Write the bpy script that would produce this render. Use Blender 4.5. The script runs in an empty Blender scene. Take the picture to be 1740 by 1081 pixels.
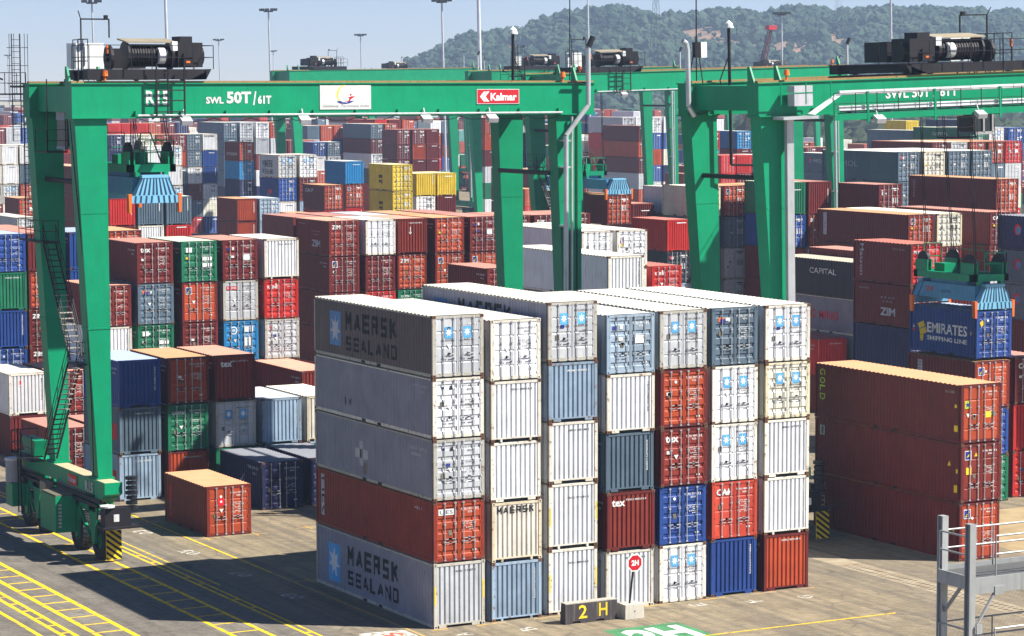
import bpy, bmesh, math, random
from mathutils import Vector, Matrix
random.seed(7)
S = bpy.context.scene
COL = S.collection
R = math.radians

# ------------------------------------------------------------------ camera
cam_d = bpy.data.cameras.new('camera'); cam = bpy.data.objects.new('camera', cam_d); COL.objects.link(cam); S.camera = cam
YAW, PIT, ROLL = 0.49530, 0.08896, -0.0023
fwd = Vector((math.sin(YAW)*math.cos(PIT), math.cos(YAW)*math.cos(PIT), -math.sin(PIT)))
rt = Vector((math.cos(YAW), -math.sin(YAW), 0)); up = rt.cross(fwd)
r2 = rt*math.cos(ROLL) + up*math.sin(ROLL); u2 = up*math.cos(ROLL) - rt*math.sin(ROLL)
M = Matrix((r2, u2, -fwd)).transposed().to_4x4(); M.translation = (-48.556, -96.857, 22.886)
cam.matrix_world = M
cam_d.sensor_width = 36; cam_d.lens = 4408.46*36/1740; cam_d.clip_end = 9000; cam_d.clip_start = 1

# ------------------------------------------------------------------ light
SUNV = Vector((9.75, -7.51, 13.1)).normalized()
W = bpy.data.worlds.new('World'); S.world = W; W.use_nodes = True
nt = W.node_tree; bg = nt.nodes['Background']
sky = nt.nodes.new('ShaderNodeTexSky'); sky.sky_type = 'NISHITA'; sky.sun_disc = False
sky.sun_elevation = math.asin(SUNV.z); sky.sun_rotation = math.atan2(SUNV.x, SUNV.y)
sky.air_density = 0.72; sky.dust_density = 0.0; sky.ozone_density = 3.6; sky.altitude = 0
tn = nt.nodes.new('ShaderNodeVectorMath'); tn.operation = 'MULTIPLY'; tn.inputs[1].default_value = (1.06, .965, 1.06)
nt.links.new(sky.outputs[0], tn.inputs[0]); nt.links.new(tn.outputs[0], bg.inputs[0]); bg.inputs[1].default_value = 0.053
sd = bpy.data.lights.new('sun', 'SUN'); sd.energy = 5.0; sd.angle = R(0.53); sd.color = (1.0, 0.95, 0.86)
sun = bpy.data.objects.new('sun', sd); COL.objects.link(sun)
sun.rotation_euler = SUNV.to_track_quat('Z', 'Y').to_euler()
vs = S.view_settings
S.display_settings.display_device = 'sRGB'
vs.view_transform = 'Standard'; vs.look = 'None'; vs.gamma = 1; vs.use_curve_mapping = False; vs.exposure = 1.15
S.cycles.max_bounces = 5; S.cycles.diffuse_bounces = 1; S.cycles.glossy_bounces = 2; S.cycles.volume_bounces = 0

# ------------------------------------------------------------------ materials
def nodes_of(name):
    m = bpy.data.materials.new(name); m.use_nodes = True
    t = m.node_tree; return m, t, t.nodes['Principled BSDF']
def N(t, kind, **kw):
    n = t.nodes.new(kind)
    for k, v in kw.items(): setattr(n, k, v)
    return n
MATS = {}
def paint(name, rgb, rust=0.25, dirt=0.35, rough=0.5, metal=0.0, var=0.12, dust=None, tint=0.0, bump=0.0):
    """painted metal: blotchy fading, vertical grime streaks, rust spots, a little difference between objects"""
    if name in MATS: return MATS[name]
    m, t, b = nodes_of(name); L = t.links.new
    tc = N(t, 'ShaderNodeTexCoord'); oi = N(t, 'ShaderNodeObjectInfo')
    mul = N(t, 'ShaderNodeMath', operation='MULTIPLY'); mul.inputs[1].default_value = 57.0; L(oi.outputs['Random'], mul.inputs[0])
    add = N(t, 'ShaderNodeVectorMath', operation='ADD'); L(tc.outputs['Object'], add.inputs[0]); L(mul.outputs[0], add.inputs[1])
    n1 = N(t, 'ShaderNodeTexNoise'); n1.inputs['Scale'].default_value = 0.9; n1.inputs['Detail'].default_value = 6; n1.inputs['Roughness'].default_value = .65; L(add.outputs[0], n1.inputs[0])
    st = N(t, 'ShaderNodeVectorMath', operation='MULTIPLY'); st.inputs[1].default_value = (7, 7, .55); L(add.outputs[0], st.inputs[0])
    n2 = N(t, 'ShaderNodeTexNoise'); n2.inputs['Scale'].default_value = 1.0; n2.inputs['Detail'].default_value = 4; L(st.outputs[0], n2.inputs[0])
    n3 = N(t, 'ShaderNodeTexNoise'); n3.inputs['Scale'].default_value = 4.5; n3.inputs['Detail'].default_value = 8; n3.inputs['Roughness'].default_value = .7; L(add.outputs[0], n3.inputs[0])
    base = N(t, 'ShaderNodeRGB'); base.outputs[0].default_value = (*rgb, 1)
    # fading
    r1 = N(t, 'ShaderNodeMapRange'); r1.inputs[1].default_value = .3; r1.inputs[2].default_value = .7; r1.inputs[3].default_value = 1-var*1.2; r1.inputs[4].default_value = 1+var; L(n1.outputs[0], r1.inputs[0])
    r0 = N(t, 'ShaderNodeMapRange'); r0.inputs[3].default_value = 1-var*1.3; r0.inputs[4].default_value = 1+var*1.3; L(oi.outputs['Random'], r0.inputs[0])
    mm = N(t, 'ShaderNodeMath', operation='MULTIPLY'); L(r1.outputs[0], mm.inputs[0]); L(r0.outputs[0], mm.inputs[1])
    sc = N(t, 'ShaderNodeVectorMath', operation='SCALE'); L(base.outputs[0], sc.inputs[0]); L(mm.outputs[0], sc.inputs['Scale'])
    cur = sc.outputs[0]
    def mix(fac, c, cur):
        mx = N(t, 'ShaderNodeMix', data_type='RGBA'); L(fac, mx.inputs[0]); L(cur, mx.inputs[6]); mx.inputs[7].default_value = (*c, 1); return mx.outputs[2]
    # grime streaks
    rs = N(t, 'ShaderNodeMapRange'); rs.inputs[1].default_value = .52; rs.inputs[2].default_value = .8; rs.inputs[3].default_value = 0; rs.inputs[4].default_value = dirt; L(n2.outputs[0], rs.inputs[0])
    dk = dust if dust else tuple(c*.35+.02 for c in rgb)
    cur = mix(rs.outputs[0], dk, cur)
    if rust > 0:
        rr = N(t, 'ShaderNodeMapRange'); rr.inputs[1].default_value = .70-.12*rust; rr.inputs[2].default_value = .78-.12*rust; rr.inputs[3].default_value = 0; rr.inputs[4].default_value = .85; L(n3.outputs[0], rr.inputs[0])
        cur = mix(rr.outputs[0], (.16, .065, .025), cur)
        # rust runs: long vertical streaks that start from blotches
        rv = N(t, 'ShaderNodeMapRange'); rv.inputs[1].default_value = .60; rv.inputs[2].default_value = .74; rv.inputs[3].default_value = 0; rv.inputs[4].default_value = .75; L(n2.outputs[0], rv.inputs[0])
        rw = N(t, 'ShaderNodeMapRange'); rw.inputs[1].default_value = .52; rw.inputs[2].default_value = .66; rw.inputs[3].default_value = 0; rw.inputs[4].default_value = min(1, rust*1.1); L(n1.outputs[0], rw.inputs[0])
        ml = N(t, 'ShaderNodeMath', operation='MULTIPLY'); L(rv.outputs[0], ml.inputs[0]); L(rw.outputs[0], ml.inputs[1])
        cur = mix(ml.outputs[0], (.22, .105, .04), cur)
    L(cur, b.inputs['Base Color']); b.inputs['Roughness'].default_value = rough; b.inputs['Metallic'].default_value = metal
    b.inputs['Specular IOR Level'].default_value = 0.2
    if bump:
        bp = N(t, 'ShaderNodeBump'); bp.inputs['Strength'].default_value = bump; bp.inputs['Distance'].default_value = .02 if bump < .5 else .06; L((n3 if bump < .5 else n1).outputs[0], bp.inputs['Height']); L(bp.outputs[0], b.inputs['Normal'])
    MATS[name] = m; return m
CC = dict(m=(.14, .020, .018), R=(.46, .024, .018), o=(.37, .058, .020), b=(.022, .062, .25), n=(.022, .026, .085),
          w=(.70, .71, .725), g=(.46, .475, .49), s=(.10, .145, .19), l=(.27, .36, .46), G=(.015, .15, .075), t=(.09, .28, .25),
          y=(.60, .43, .035), c=(.02, .19, .42), k=(.66, .64, .53), d=(.025, .03, .04), e=(.145, .11, .11), h=(.24, .24, .29),  # e: side panel tone of a grey container, shade put into the colour
          v=(.62, .58, .50), q=(.21, .030, .020), j=(.27, .35, .43), a=(.45, .055, .03))
CW = dict(m='maroon', R='bright red', o='orange-red', b='blue', n='dark navy', w='white', g='light grey', s='slate grey', l='light blue',
          G='green', t='teal', y='yellow', c='azure blue', k='cream', d='near-black', e='shaded taupe', h='blue-grey', v='grubby cream', q='dark red', j='pale grey-blue', a='scarlet')
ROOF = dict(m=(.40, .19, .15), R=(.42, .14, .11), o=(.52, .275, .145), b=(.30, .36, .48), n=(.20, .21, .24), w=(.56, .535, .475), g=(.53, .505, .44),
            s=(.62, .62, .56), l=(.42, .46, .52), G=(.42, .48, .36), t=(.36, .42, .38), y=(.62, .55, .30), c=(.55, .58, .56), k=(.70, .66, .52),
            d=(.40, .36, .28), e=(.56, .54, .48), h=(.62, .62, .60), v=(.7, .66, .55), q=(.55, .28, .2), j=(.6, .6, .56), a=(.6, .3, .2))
def body(c): return paint('paint_'+CW[c].replace(' ', '_').replace('-', '_'), CC[c], rust=.35 if c in 'wgklhv' else .15, dirt=.36 if c in 'wgklhv' else .5, var=.09 if c in 'wgk' else .14, bump=.5)
def frame_m(c): return paint('frame_'+CW[c].replace(' ', '_').replace('-', '_'), tuple(x*y for x, y in zip(CC[c], (.92, .86, .72) if c in 'wgkv' else (.93, .93, .93))), rust=1.15 if c in 'wgklhvyc' else .5, dirt=.6, dust=(.40, .30, .16) if c in 'wgkv' else None)
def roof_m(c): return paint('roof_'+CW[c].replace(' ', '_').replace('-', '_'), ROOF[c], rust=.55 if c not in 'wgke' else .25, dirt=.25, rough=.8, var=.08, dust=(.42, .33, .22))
rustm = paint('rusty_casting', (.17, .085, .05), rust=1.2, dirt=.5, rough=.8)
steel = paint('galvanised_rod', (.46, .47, .48), rust=.35, dirt=.4, rough=.4, metal=.3)
gasket = paint('gasket_black', (.02, .02, .022), rust=0, dirt=.3, rough=.7)
inkw = paint('lettering_white', (.74, .74, .72), rust=.1, dirt=.3, rough=.6)
inkk = paint('lettering_black', (.022, .022, .024), rust=0, dirt=.3, rough=.6)
inkb = paint('logo_blue', (.09, .36, .66), rust=0, dirt=.2)
inkd = paint('logo_blue_dull', (.10, .22, .42), rust=0, dirt=.3)
inkn = paint('logo_navy', (.03, .04, .22), rust=0, dirt=.2)
inkr = paint('logo_red', (.55, .02, .03), rust=0, dirt=.2)
inky = paint('logo_yellow', (.80, .55, .03), rust=0, dirt=.2)
inkg = paint('logo_lime', (.42, .55, .04), rust=0, dirt=.2)
inkt = paint('logo_green', (.03, .30, .12), rust=0, dirt=.2)
inks = paint('lettering_silver', (.42, .42, .48), rust=.1, dirt=.4)
inkp = paint('plate_brown', (.16, .14, .10), rust=.3, dirt=.4)
inkv = paint('lettering_violet', (.16, .12, .36), rust=.0, dirt=.4)
inkx = paint('lettering_faded', (.46, .46, .48), rust=.2, dirt=.5)
INK = dict(w=inkw, k=inkk, B=inkb, D=inkd, n=inkn, r=inkr, y=inky, g=inkg, t=inkt, s=inks, p=inkp, v=inkv, x=inkx)
cgreen = paint('crane_green', (.001, .245, .112), rust=.14, dirt=.42, rough=.45, var=.09, dust=(.01, .15, .07))
cdark = paint('crane_dark_steel', (.018, .016, .019), rust=.25, dirt=.4, rough=.55)
cpipe = paint('exhaust_pipe_metal', (.52, .54, .55), rust=.2, dirt=.4, rough=.35, metal=.4)
cwhite = paint('crane_white_panel', (.70, .72, .72), rust=.15, dirt=.35)
ccab = paint('cabin_grey', (.40, .40, .43), rust=.1, dirt=.35)
crail = paint('rail_brown', (.30, .17, .07), rust=.8, dirt=.6, rough=.8)
ctread = paint('stair_tread', (.44, .42, .36), rust=.5, dirt=.5)
tyre = paint('tyre_rubber', (.022, .022, .024), rust=0, dirt=.6, rough=.85, dust=(.12, .10, .08))
sblue = paint('spreader_blue', (.07, .25, .42), rust=.35, dirt=.45)
slight = paint('spreader_light_blue', (.17, .43, .62), rust=.1, dirt=.25)
orng = paint('signal_orange', (.75, .16, .03), rust=.1, dirt=.3)
yelp = paint('warning_yellow', (.80, .60, .02), rust=.1, dirt=.3)
blk = paint('warning_black', (.02, .02, .022), rust=0, dirt=.3)
conc = paint('concrete', (.46, .43, .36), rust=.0, dirt=.45, rough=.9, var=.14, bump=.3)
concd = paint('concrete_dark_paint', (.055, .047, .05), rust=.0, dirt=.4, rough=.8, dust=(.3, .27, .22))
galv = paint('galvanised_steel', (.40, .41, .40), rust=.05, dirt=.5, rough=.45, metal=.35, var=.12)
grate = paint('deck_grating', (.10, .10, .10), rust=.1, dirt=.5, rough=.7)
mastm = paint('mast_grey', (.55, .57, .60), rust=.0, dirt=.35, rough=.4, metal=.2)
glassd = paint('dark_glass', (.03, .04, .05), rust=0, dirt=.1, rough=.1)

def simple_noise(name, c1, c2, scale, rough=.9, detail=6, lo=.35, hi=.65):
    m, t, b = nodes_of(name); L = t.links.new
    g = N(t, 'ShaderNodeNewGeometry'); n = N(t, 'ShaderNodeTexNoise'); n.inputs['Scale'].default_value = scale; n.inputs['Detail'].default_value = detail; L(g.outputs['Position'], n.inputs[0])
    cr = N(t, 'ShaderNodeValToRGB'); cr.color_ramp.elements[0].position = lo; cr.color_ramp.elements[1].position = hi
    cr.color_ramp.elements[0].color = (*c1, 1); cr.color_ramp.elements[1].color = (*c2, 1); L(n.outputs[0], cr.inputs[0]); L(cr.outputs[0], b.inputs['Base Color'])
    b.inputs['Roughness'].default_value = rough; b.inputs['Specular IOR Level'].default_value = .2
    return m
yline = simple_noise('road_paint_yellow', (.42, .27, .07), (.82, .52, .01), 2.6, lo=.36, hi=.5)
wline = simple_noise('road_paint_white', (.26, .23, .18), (.62, .60, .55), 3.5, lo=.40, hi=.60)
gline = simple_noise('road_paint_green', (.06, .17, .08), (.07, .26, .11), 1.6)
oline = simple_noise('road_paint_worn_orange', (.40, .30, .17), (.68, .38, .05), 3.0, lo=.42, hi=.6)

# ------------------------------------------------------------------ mesh helpers
class MB:
    def __init__(s): s.v = []; s.f = []; s.m = []
    def quad(s, a, b, c, d, m=0):
        i = len(s.v); s.v += [a, b, c, d]; s.f.append((i, i+1, i+2, i+3)); s.m.append(m); return s
    def poly(s, pts, m=0):
        i = len(s.v); s.v += list(pts); s.f.append(tuple(range(i, i+len(pts)))); s.m.append(m); return s
    def box(s, x0, y0, z0, x1, y1, z1, m=0):
        i = len(s.v)
        s.v += [(x0, y0, z0), (x1, y0, z0), (x1, y1, z0), (x0, y1, z0), (x0, y0, z1), (x1, y0, z1), (x1, y1, z1), (x0, y1, z1)]
        for q in ((0, 3, 2, 1), (4, 5, 6, 7), (0, 1, 5, 4), (1, 2, 6, 5), (2, 3, 7, 6), (3, 0, 4, 7)):
            s.f.append(tuple(i+k for k in q)); s.m.append(m)
        return s
    def hexa(s, p, m=0):          # eight points: bottom ring, top ring
        i = len(s.v); s.v += list(p)
        for q in ((0, 3, 2, 1), (4, 5, 6, 7), (0, 1, 5, 4), (1, 2, 6, 5), (2, 3, 7, 6), (3, 0, 4, 7)):
            s.f.append(tuple(i+k for k in q)); s.m.append(m)
        return s
    def bar(s, p, q, r=.03, m=0, n=4, r2=None, caps=True):
        p = Vector(p); q = Vector(q); d = (q-p)
        if d.length < 1e-6: return s
        d.normalize(); a = Vector((0, 0, 1)) if abs(d.z) < .9 else Vector((1, 0, 0))
        x = d.cross(a).normalized(); y = d.cross(x); i = len(s.v); r2 = r if r2 is None else r2
        for c, rr in ((p, r), (q, r2)):
            for k in range(n):
                an = 2*math.pi*(k+.5)/n; s.v.append(tuple(c+x*rr*math.cos(an)+y*rr*math.sin(an)))
        for k in range(n):
            s.f.append((i+k, i+(k+1) % n, i+n+(k+1) % n, i+n+k)); s.m.append(m)
        if caps:
            s.f.append(tuple(i+n-1-k for k in range(n))); s.m.append(m); s.f.append(tuple(i+n+k for k in range(n))); s.m.append(m)
        return s
    def path(s, pts, r=.03, m=0, n=4):
        for a, b in zip(pts, pts[1:]): s.bar(a, b, r, m, n)
        return s
    def mesh(s, name):
        me = bpy.data.meshes.new(name); me.from_pydata(s.v, [], s.f); me.update()
        me.polygons.foreach_set('material_index', s.m); return me
def mk(name, me, mats=None, parent=None, loc=(0, 0, 0), shared=False):
    o = bpy.data.objects.new(name, me); COL.objects.link(o); o.location = loc
    if parent: o.parent = parent
    if mats:
        while len(me.materials) < len(mats): me.materials.append(None)
        for i, mt in enumerate(mats):
            if shared: o.material_slots[i].link = 'OBJECT'; o.material_slots[i].material = mt
            else: me.materials[i] = mt
    return o
def part(name, mb, mats, parent=None, loc=(0, 0, 0)):
    return mk(name, mb.mesh(name), mats if isinstance(mats, (list, tuple)) else [mats], parent, loc)
def empty(name, loc, rot=(0, 0, 0)):
    o = bpy.data.objects.new(name, None); COL.objects.link(o); o.location = loc; o.rotation_euler = rot; o.empty_display_size = .5; return o
def tag(o, label=None, cat=None, group=None, kind=None):
    if label: o['label'] = label
    if cat: o['category'] = cat
    if group: o['group'] = group
    if kind: o['kind'] = kind
    return o
def copy_tree(o, parent=None, loc=None):
    c = o.copy(); COL.objects.link(c)
    if parent: c.parent = parent
    if loc is not None: c.location = loc
    for ch in list(o.children): copy_tree(ch, c)
    return c

# text outlines, normalised to width 1 x height 1 (lower left at the origin)
_T = {}
def text_raw(s, bold=0.0, shear=0.0, align='LEFT'):
    key = (s, bold, shear)
    if key in _T: return _T[key]
    cu = bpy.data.curves.new('lettering', 'FONT'); cu.body = s; cu.resolution_u = 2; cu.offset = bold; cu.shear = shear; cu.align_x = align; cu.space_line = .85
    ob = bpy.data.objects.new('lettering', cu); COL.objects.link(ob)
    bpy.context.view_layer.update()
    dg = bpy.context.evaluated_depsgraph_get()
    me = ob.evaluated_get(dg).to_mesh()
    vs_ = [(v.co.x, v.co.y) for v in me.vertices]; fs = [tuple(p.vertices) for p in me.polygons]
    ob.evaluated_get(dg).to_mesh_clear()
    bpy.data.objects.remove(ob); bpy.data.curves.remove(cu)
    x0 = min(p[0] for p in vs_); x1 = max(p[0] for p in vs_); y0 = min(p[1] for p in vs_); y1 = max(p[1] for p in vs_)
    vs_ = [((x-x0)/(x1-x0), (y-y0)/(y1-y0)) for x, y in vs_]
    _T[key] = (vs_, fs, (x1-x0)/(y1-y0)); return _T[key]

# ------------------------------------------------------------------ shipping container pieces
CWD = 2.438
def prof_side(L):
    a, b = .20, L-.20; n = int(round((b-a)/.278)); p = (b-a)/n; out = [(a, .020)]
    for i in range(n):
        y = a+i*p; out += [(y+p*.26, .020), (y+p*.50, .048), (y+p*.76, .048), (y+p, .020)]
    return out
def prof_end():
    a, b = .17, CWD-.17; n = 9; p = (b-a)/n; out = [(a, .035)]
    for i in range(n):
        x = a+i*p; out += [(x+p*.30, .035), (x+p*.40, .085), (x+p*.60, .085), (x+p*.70, .035), (x+p, .035)]
    return out
def prof_door(H, style):
    z0, z1 = .17, H-.13; out = [(z0, .035)]
    if style == 'A': ns, hh, g = 5, .085, .035
    else: ns, hh, g = 3, .03, .022
    p = (z1-z0)/(ns+ (0 if style == 'A' else .6))
    for i in range(ns):
        z = z0+p*(i+(.5 if style == 'A' else .72)); out += [(z-hh-.02, .035), (z-hh+.02, .035+g), (z+hh-.02, .035+g), (z+hh+.02, .035)]
    out.append((z1, .035)); return out
def pval(pr, s):
    if s <= pr[0][0]: return pr[0][1]
    for (a, da), (b, db) in zip(pr, pr[1:]):
        if s <= b: return da+(db-da)*(s-a)/max(b-a, 1e-9)
    return pr[-1][1]
CM = {}
def cached(key, fn):
    if key not in CM: CM[key] = fn()
    return CM[key]
def side_mesh(L, H, right):
    def f():
        pr = prof_side(L); b = MB(); z0, z1 = .14, H-.085
        for (a, da), (c, dc) in zip(pr, pr[1:]):
            xa, xc = (CWD-da, CWD-dc) if right else (da, dc)
            b.quad((xa, a, z0), (xa, a, z1), (xc, c, z1), (xc, c, z0))
        return b.mesh('side_panel')
    return cached(('side', L, H, right), f)
def roof_mesh(L, H):
    def f():
        b = MB(); n = int((L-.3)/.36); p = (L-.3)/n; zt = H+.004; pts = [(.15, zt)]
        for i in range(n):
            y = .15+i*p; pts += [(y+p*.35, zt), (y+p*.45, zt-.034), (y+p*.85, zt-.034), (y+p*.95, zt)]
        pts.append((L-.15, zt))
        for (a, za), (c, zc) in zip(pts, pts[1:]): b.quad((.004, a, za), (CWD-.004, a, za), (CWD-.004, c, zc), (.004, c, zc))
        return b.mesh('roof_panel')
    return cached(('roof', L, H), f)
def end_mesh(H):
    def f():
        b = MB(); pr = prof_end(); z0, z1 = .17, H-.10
        for (a, da), (c, dc) in zip(pr, pr[1:]): b.quad((a, da, z0), (c, dc, z0), (c, dc, z1), (a, da, z1))
        return b.mesh('end_panel')
    return cached(('end', H), f)
def frame_mesh(L, H, doors, pockets):
    def f():
        b = MB(); w = CWD
        for x0, x1 in ((.012, .155), (w-.155, w-.012)):
            b.box(x0, .012, .11, x1, .13, H-.11); b.box(x0, L-.13, .11, x1, L-.012, H-.11)
        for x0, x1 in ((.012, .07), (w-.07, w-.012)):
            b.box(x0, .13, H-.095, x1, L-.13, H-.036); b.box(x0, .13, .012, x1, L-.13, .15)
        zs = .17
        if pockets == 0:
            b.box(.155, .015, .03, w-.155, .11, zs)
        else:                                     # raised sill with two feet
            b.box(.155, .018, .11, w-.155, .11, zs)
            for xx in ((.45, .55), (w-.55, w-.45)) if pockets == 1 else ((.25, .62), (w-.62, w-.25)):
                b.box(xx[0], .02, -.015 if pockets == 1 else .005, xx[1], .10, .11)
        b.box(.155, .015, H-.125, w-.155, .11, H-.02)
        b.box(.155, L-.11, .03, w-.155, L-.015, .17); b.box(.155, L-.11, H-.10, w-.155, L-.015, H-.02)
        b.quad((.155, L-.06, .17), (.155, L-.06, H-.1), (w-.155, L-.06, H-.1), (w-.155, L-.06, .17))
        b.quad((.07, .13, .15), (.07, L-.13, .15), (w-.07, L-.13, .15), (w-.07, .13, .15))
        if doors: b.quad((.155, .105, .15), (w-.155, .105, .15), (w-.155, .105, H-.1), (.155, .105, H-.1), 2)
        for x0 in (0, w-.165):                    # corner castings with their oval holes
            for y0 in (0, L-.178):
                for z0 in (0, H-.118): b.box(x0, y0, z0, x0+.165, y0+.178, z0+.118, 1)
        for x0 in (.045, w-.12):
            for z0 in (.03, H-.09): b.quad((x0, -.002, z0), (x0+.075, -.002, z0), (x0+.075, -.002, z0+.06), (x0, -.002, z0+.06), 2)
        for z0 in (.03, H-.09): b.quad((-.002, .05, z0), (-.002, .13, z0), (-.002, .13, z0+.06), (-.002, .05, z0+.06), 2)
        for k in range(2): b.box(-.002+.0, L*.5-1.0+k*1.6, .02, .0125, L*.5-.64+k*1.6, .13, 2)   # fork pockets in the bottom rail
        return b.mesh('frame')
    return cached(('frame', L, H, doors, pockets), f)
def door_mesh(H, style, side):
    def f():
        b = MB(); x0, x1 = (.165, CWD/2-.012) if side == 0 else (CWD/2+.012, CWD-.165); pr = prof_door(H, style); e = .045
        for (a, da), (c, dc) in zip(pr, pr[1:]): b.quad((x0+e, da, a), (x1-e, da, a), (x1-e, dc, c), (x0+e, dc, c))
        z0, z1 = .17, H-.13
        b.box(x0, .022, z0, x0+e, .07, z1); b.box(x1-e, .022, z0, x1, .07, z1)
        for z in (.3, H*.37, H*.63, H-.26):         # hinges
            xx = x0-.02 if side == 0 else x1-.03; b.box(xx, .0, z-.035, xx+.05, .03, z+.035)
        return b.mesh('door')
    return cached(('door', H, style, side), f)
def rod_mesh(H, flip, low):
    def f():
        b = MB(); b.bar((0, -.012, .06), (0, -.012, H-.05), .021, 0, 6)
        for z in (.10, H*.33, H*.62, H-.10): b.box(-.05, -.022, z-.03, .05, .03, z+.03)
        z = .88 if low else 1.0; s = -1 if flip else 1
        b.box(min(0, s*.34), -.045, z-.016, max(0, s*.34), -.02, z+.016); b.box(s*.25-.02, -.035, z-.06, s*.25+.02, .03, z+.05); b.box(min(0, s*.2), -.04, z-.16, max(0, s*.2), -.02, z-.13)
        return b.mesh('locking_rod')
    return cached(('rod', H, flip, low), f)
RX = (.53, 1.03, 1.42, 1.95)
def door_lite(H, side):
    def f():
        b = MB(); x0, x1 = (.165, CWD/2-.012) if side == 0 else (CWD/2+.012, CWD-.165); pr = prof_door(H, 'A')
        for (a, da), (c, dc) in zip(pr, pr[1:]): b.quad((x0, da, a), (x1, da, a), (x1, dc, c), (x0, dc, c))
        for x in RX[2*side:2*side+2]:
            b.bar((x, -.012, .06), (x, -.012, H-.05), .028, 1, 4, caps=False); b.box(x-.02, -.03, .9, x+.22, -.01, .95, 1)
        return b.mesh('door')
    return cached(('doorlite', H, side), f)
def far_mesh(L, H, doors):
    def f():       # slots: body, roof, rod, gap, marks
        b = MB(); w = CWD
        b.quad((0, 0, .05), (0, 0, H), (0, L, H), (0, L, .05)); b.quad((w, 0, .05), (w, L, .05), (w, L, H), (w, 0, H)); b.quad((0, 0, H), (w, 0, H), (w, L, H), (0, L, H), 1)
        b.quad((0, L, .05), (0, L, H), (w, L, H), (w, L, .05))
        b.box(0, 0, 0, .15, .12, H); b.box(w-.15, 0, 0, w, .12, H); b.box(.15, 0, H-.13, w-.15, .1, H-.01); b.box(.15, 0, .05, w-.15, .1, .18)
        if doors:
            for sd_ in (0, 1):
                x0, x1 = (.165, w/2-.02) if sd_ == 0 else (w/2+.02, w-.165); pr = prof_door(H, 'A')
                for (a, da), (c, dc) in zip(pr, pr[1:]): b.quad((x0, da, a), (x1, da, a), (x1, dc, c), (x0, dc, c))
            for x in RX: b.bar((x, -.015, .1), (x, -.015, H-.1), .035, 2, 4, caps=False)
            b.quad((w/2-.02, .03, .1), (w/2+.02, .03, .1), (w/2+.02, .03, H-.1), (w/2-.02, .03, H-.1), 3)
            for (x, z, ww, hh) in ((1.45, H-.42, .75, .12), (1.6, H-.62, .5, .08), (1.45, 1.45, .3, .1), (1.85, 1.45, .35, .25), (1.45, 1.2, .3, .1), (.35, H-.5, .35, .2)):
                b.quad((x, .016, z), (x+ww, .016, z), (x+ww, .016, z+hh), (x, .016, z+hh), 4)
        else:
            pr = prof_end()
            for (a, da), (c, dc) in zip(pr, pr[1:]): b.quad((a, da, .18), (c, dc, .18), (c, dc, H-.13), (a, da, H-.13))
            for k in range(7): b.quad((1.0+k*.15, .02, H-.38), (1.1+k*.15, .02, H-.38), (1.1+k*.15, .02, H-.26), (1.0+k*.15, .02, H-.26), 4)
        return b.mesh('container')
    return cached(('far', L, H, doors), f)

# ---- print on containers.  plane 'F' = front end, 'S' = left long side (read from the far end towards the near end)
def flat_to(plane, L, pr, eps, u, v):
    if plane == 'F': return (u, (pval(pr, u) if pr else .035)-eps, v)
    y = L-u; return ((pval(pr, y) if pr else .02)-eps, y, v)
def shape_mesh(polys, plane, L=0, pr=None, eps=.004, follow=False):
    """polys: lists of (u, v); follow bends them over the corrugation"""
    if not follow:
        b = MB()
        for p in polys: b.poly([flat_to(plane, L, None, eps+(q[2] if len(q) > 2 else 0), q[0], q[1]) for q in p])
        return b.mesh('print')
    bm = bmesh.new(); 
    for p in polys:
        vs_ = [bm.verts.new((q[0], q[1], q[2] if len(q) > 2 else 0)) for q in p]
        try: bm.faces.new(vs_)
        except ValueError: pass
    umin = min(q[0] for p in polys for q in p); umax = max(q[0] for p in polys for q in p)
    for s, d in pr:
        u = s if plane == 'F' else L-s
        if umin < u < umax:
            bmesh.ops.bisect_plane(bm, geom=bm.verts[:]+bm.edges[:]+bm.faces[:], dist=1e-5, plane_co=(u, 0, 0), plane_no=(1, 0, 0))
    for v in bm.verts: v.co = flat_to(plane, L, pr, eps+v.co.z, v.co.x, v.co.y)
    me = bpy.data.meshes.new('print'); bm.to_mesh(me); bm.free(); return me
def text_polys(s, u, v, w, h, bold=0, shear=0, mode='h'):
    vs_, fs, _ = text_raw(s, bold, shear)
    if mode == 'h': T = [(u+x*w, v+y*h) for x, y in vs_]
    elif mode == 'd': T = [(u+y*w, v-x*h) for x, y in vs_]       # reads downwards, tops to the right
    else: T = [(u+w-y*w, v+x*h) for x, y in vs_]
    return [[T[i] for i in f] for f in fs]
STROKES = {'M': [(0,0,0,1),(1,0,1,1),(.04,.98,.5,.30),(.96,.98,.5,.30)], 'A': [(0,0,.5,1),(1,0,.5,1),(.2,.3,.8,.3)], 'E': [(0,0,0,1),(0,0,.95,0),(0,.5,.85,.5),(0,1,.95,1)],
 'R': [(0,0,0,1),(0,1,.9,1),(.9,1,.9,.5),(0,.5,.9,.5),(.55,.5,1,0)], 'S': [(0,0,.9,0),(.92,0,.92,.5),(.02,.5,.9,.5),(.0,.5,.0,1),(0,1,.92,1)], 'K': [(0,0,0,1),(.02,.42,.95,1),(.35,.58,1,0)],
 'L': [(0,0,0,1),(0,0,.9,0)], 'N': [(0,0,0,1),(1,0,1,1),(.02,.98,.98,.02)], 'D': [(0,0,0,1),(0,0,.85,.0),(0,1,.85,1),(.95,.08,.95,.92)]}
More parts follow.
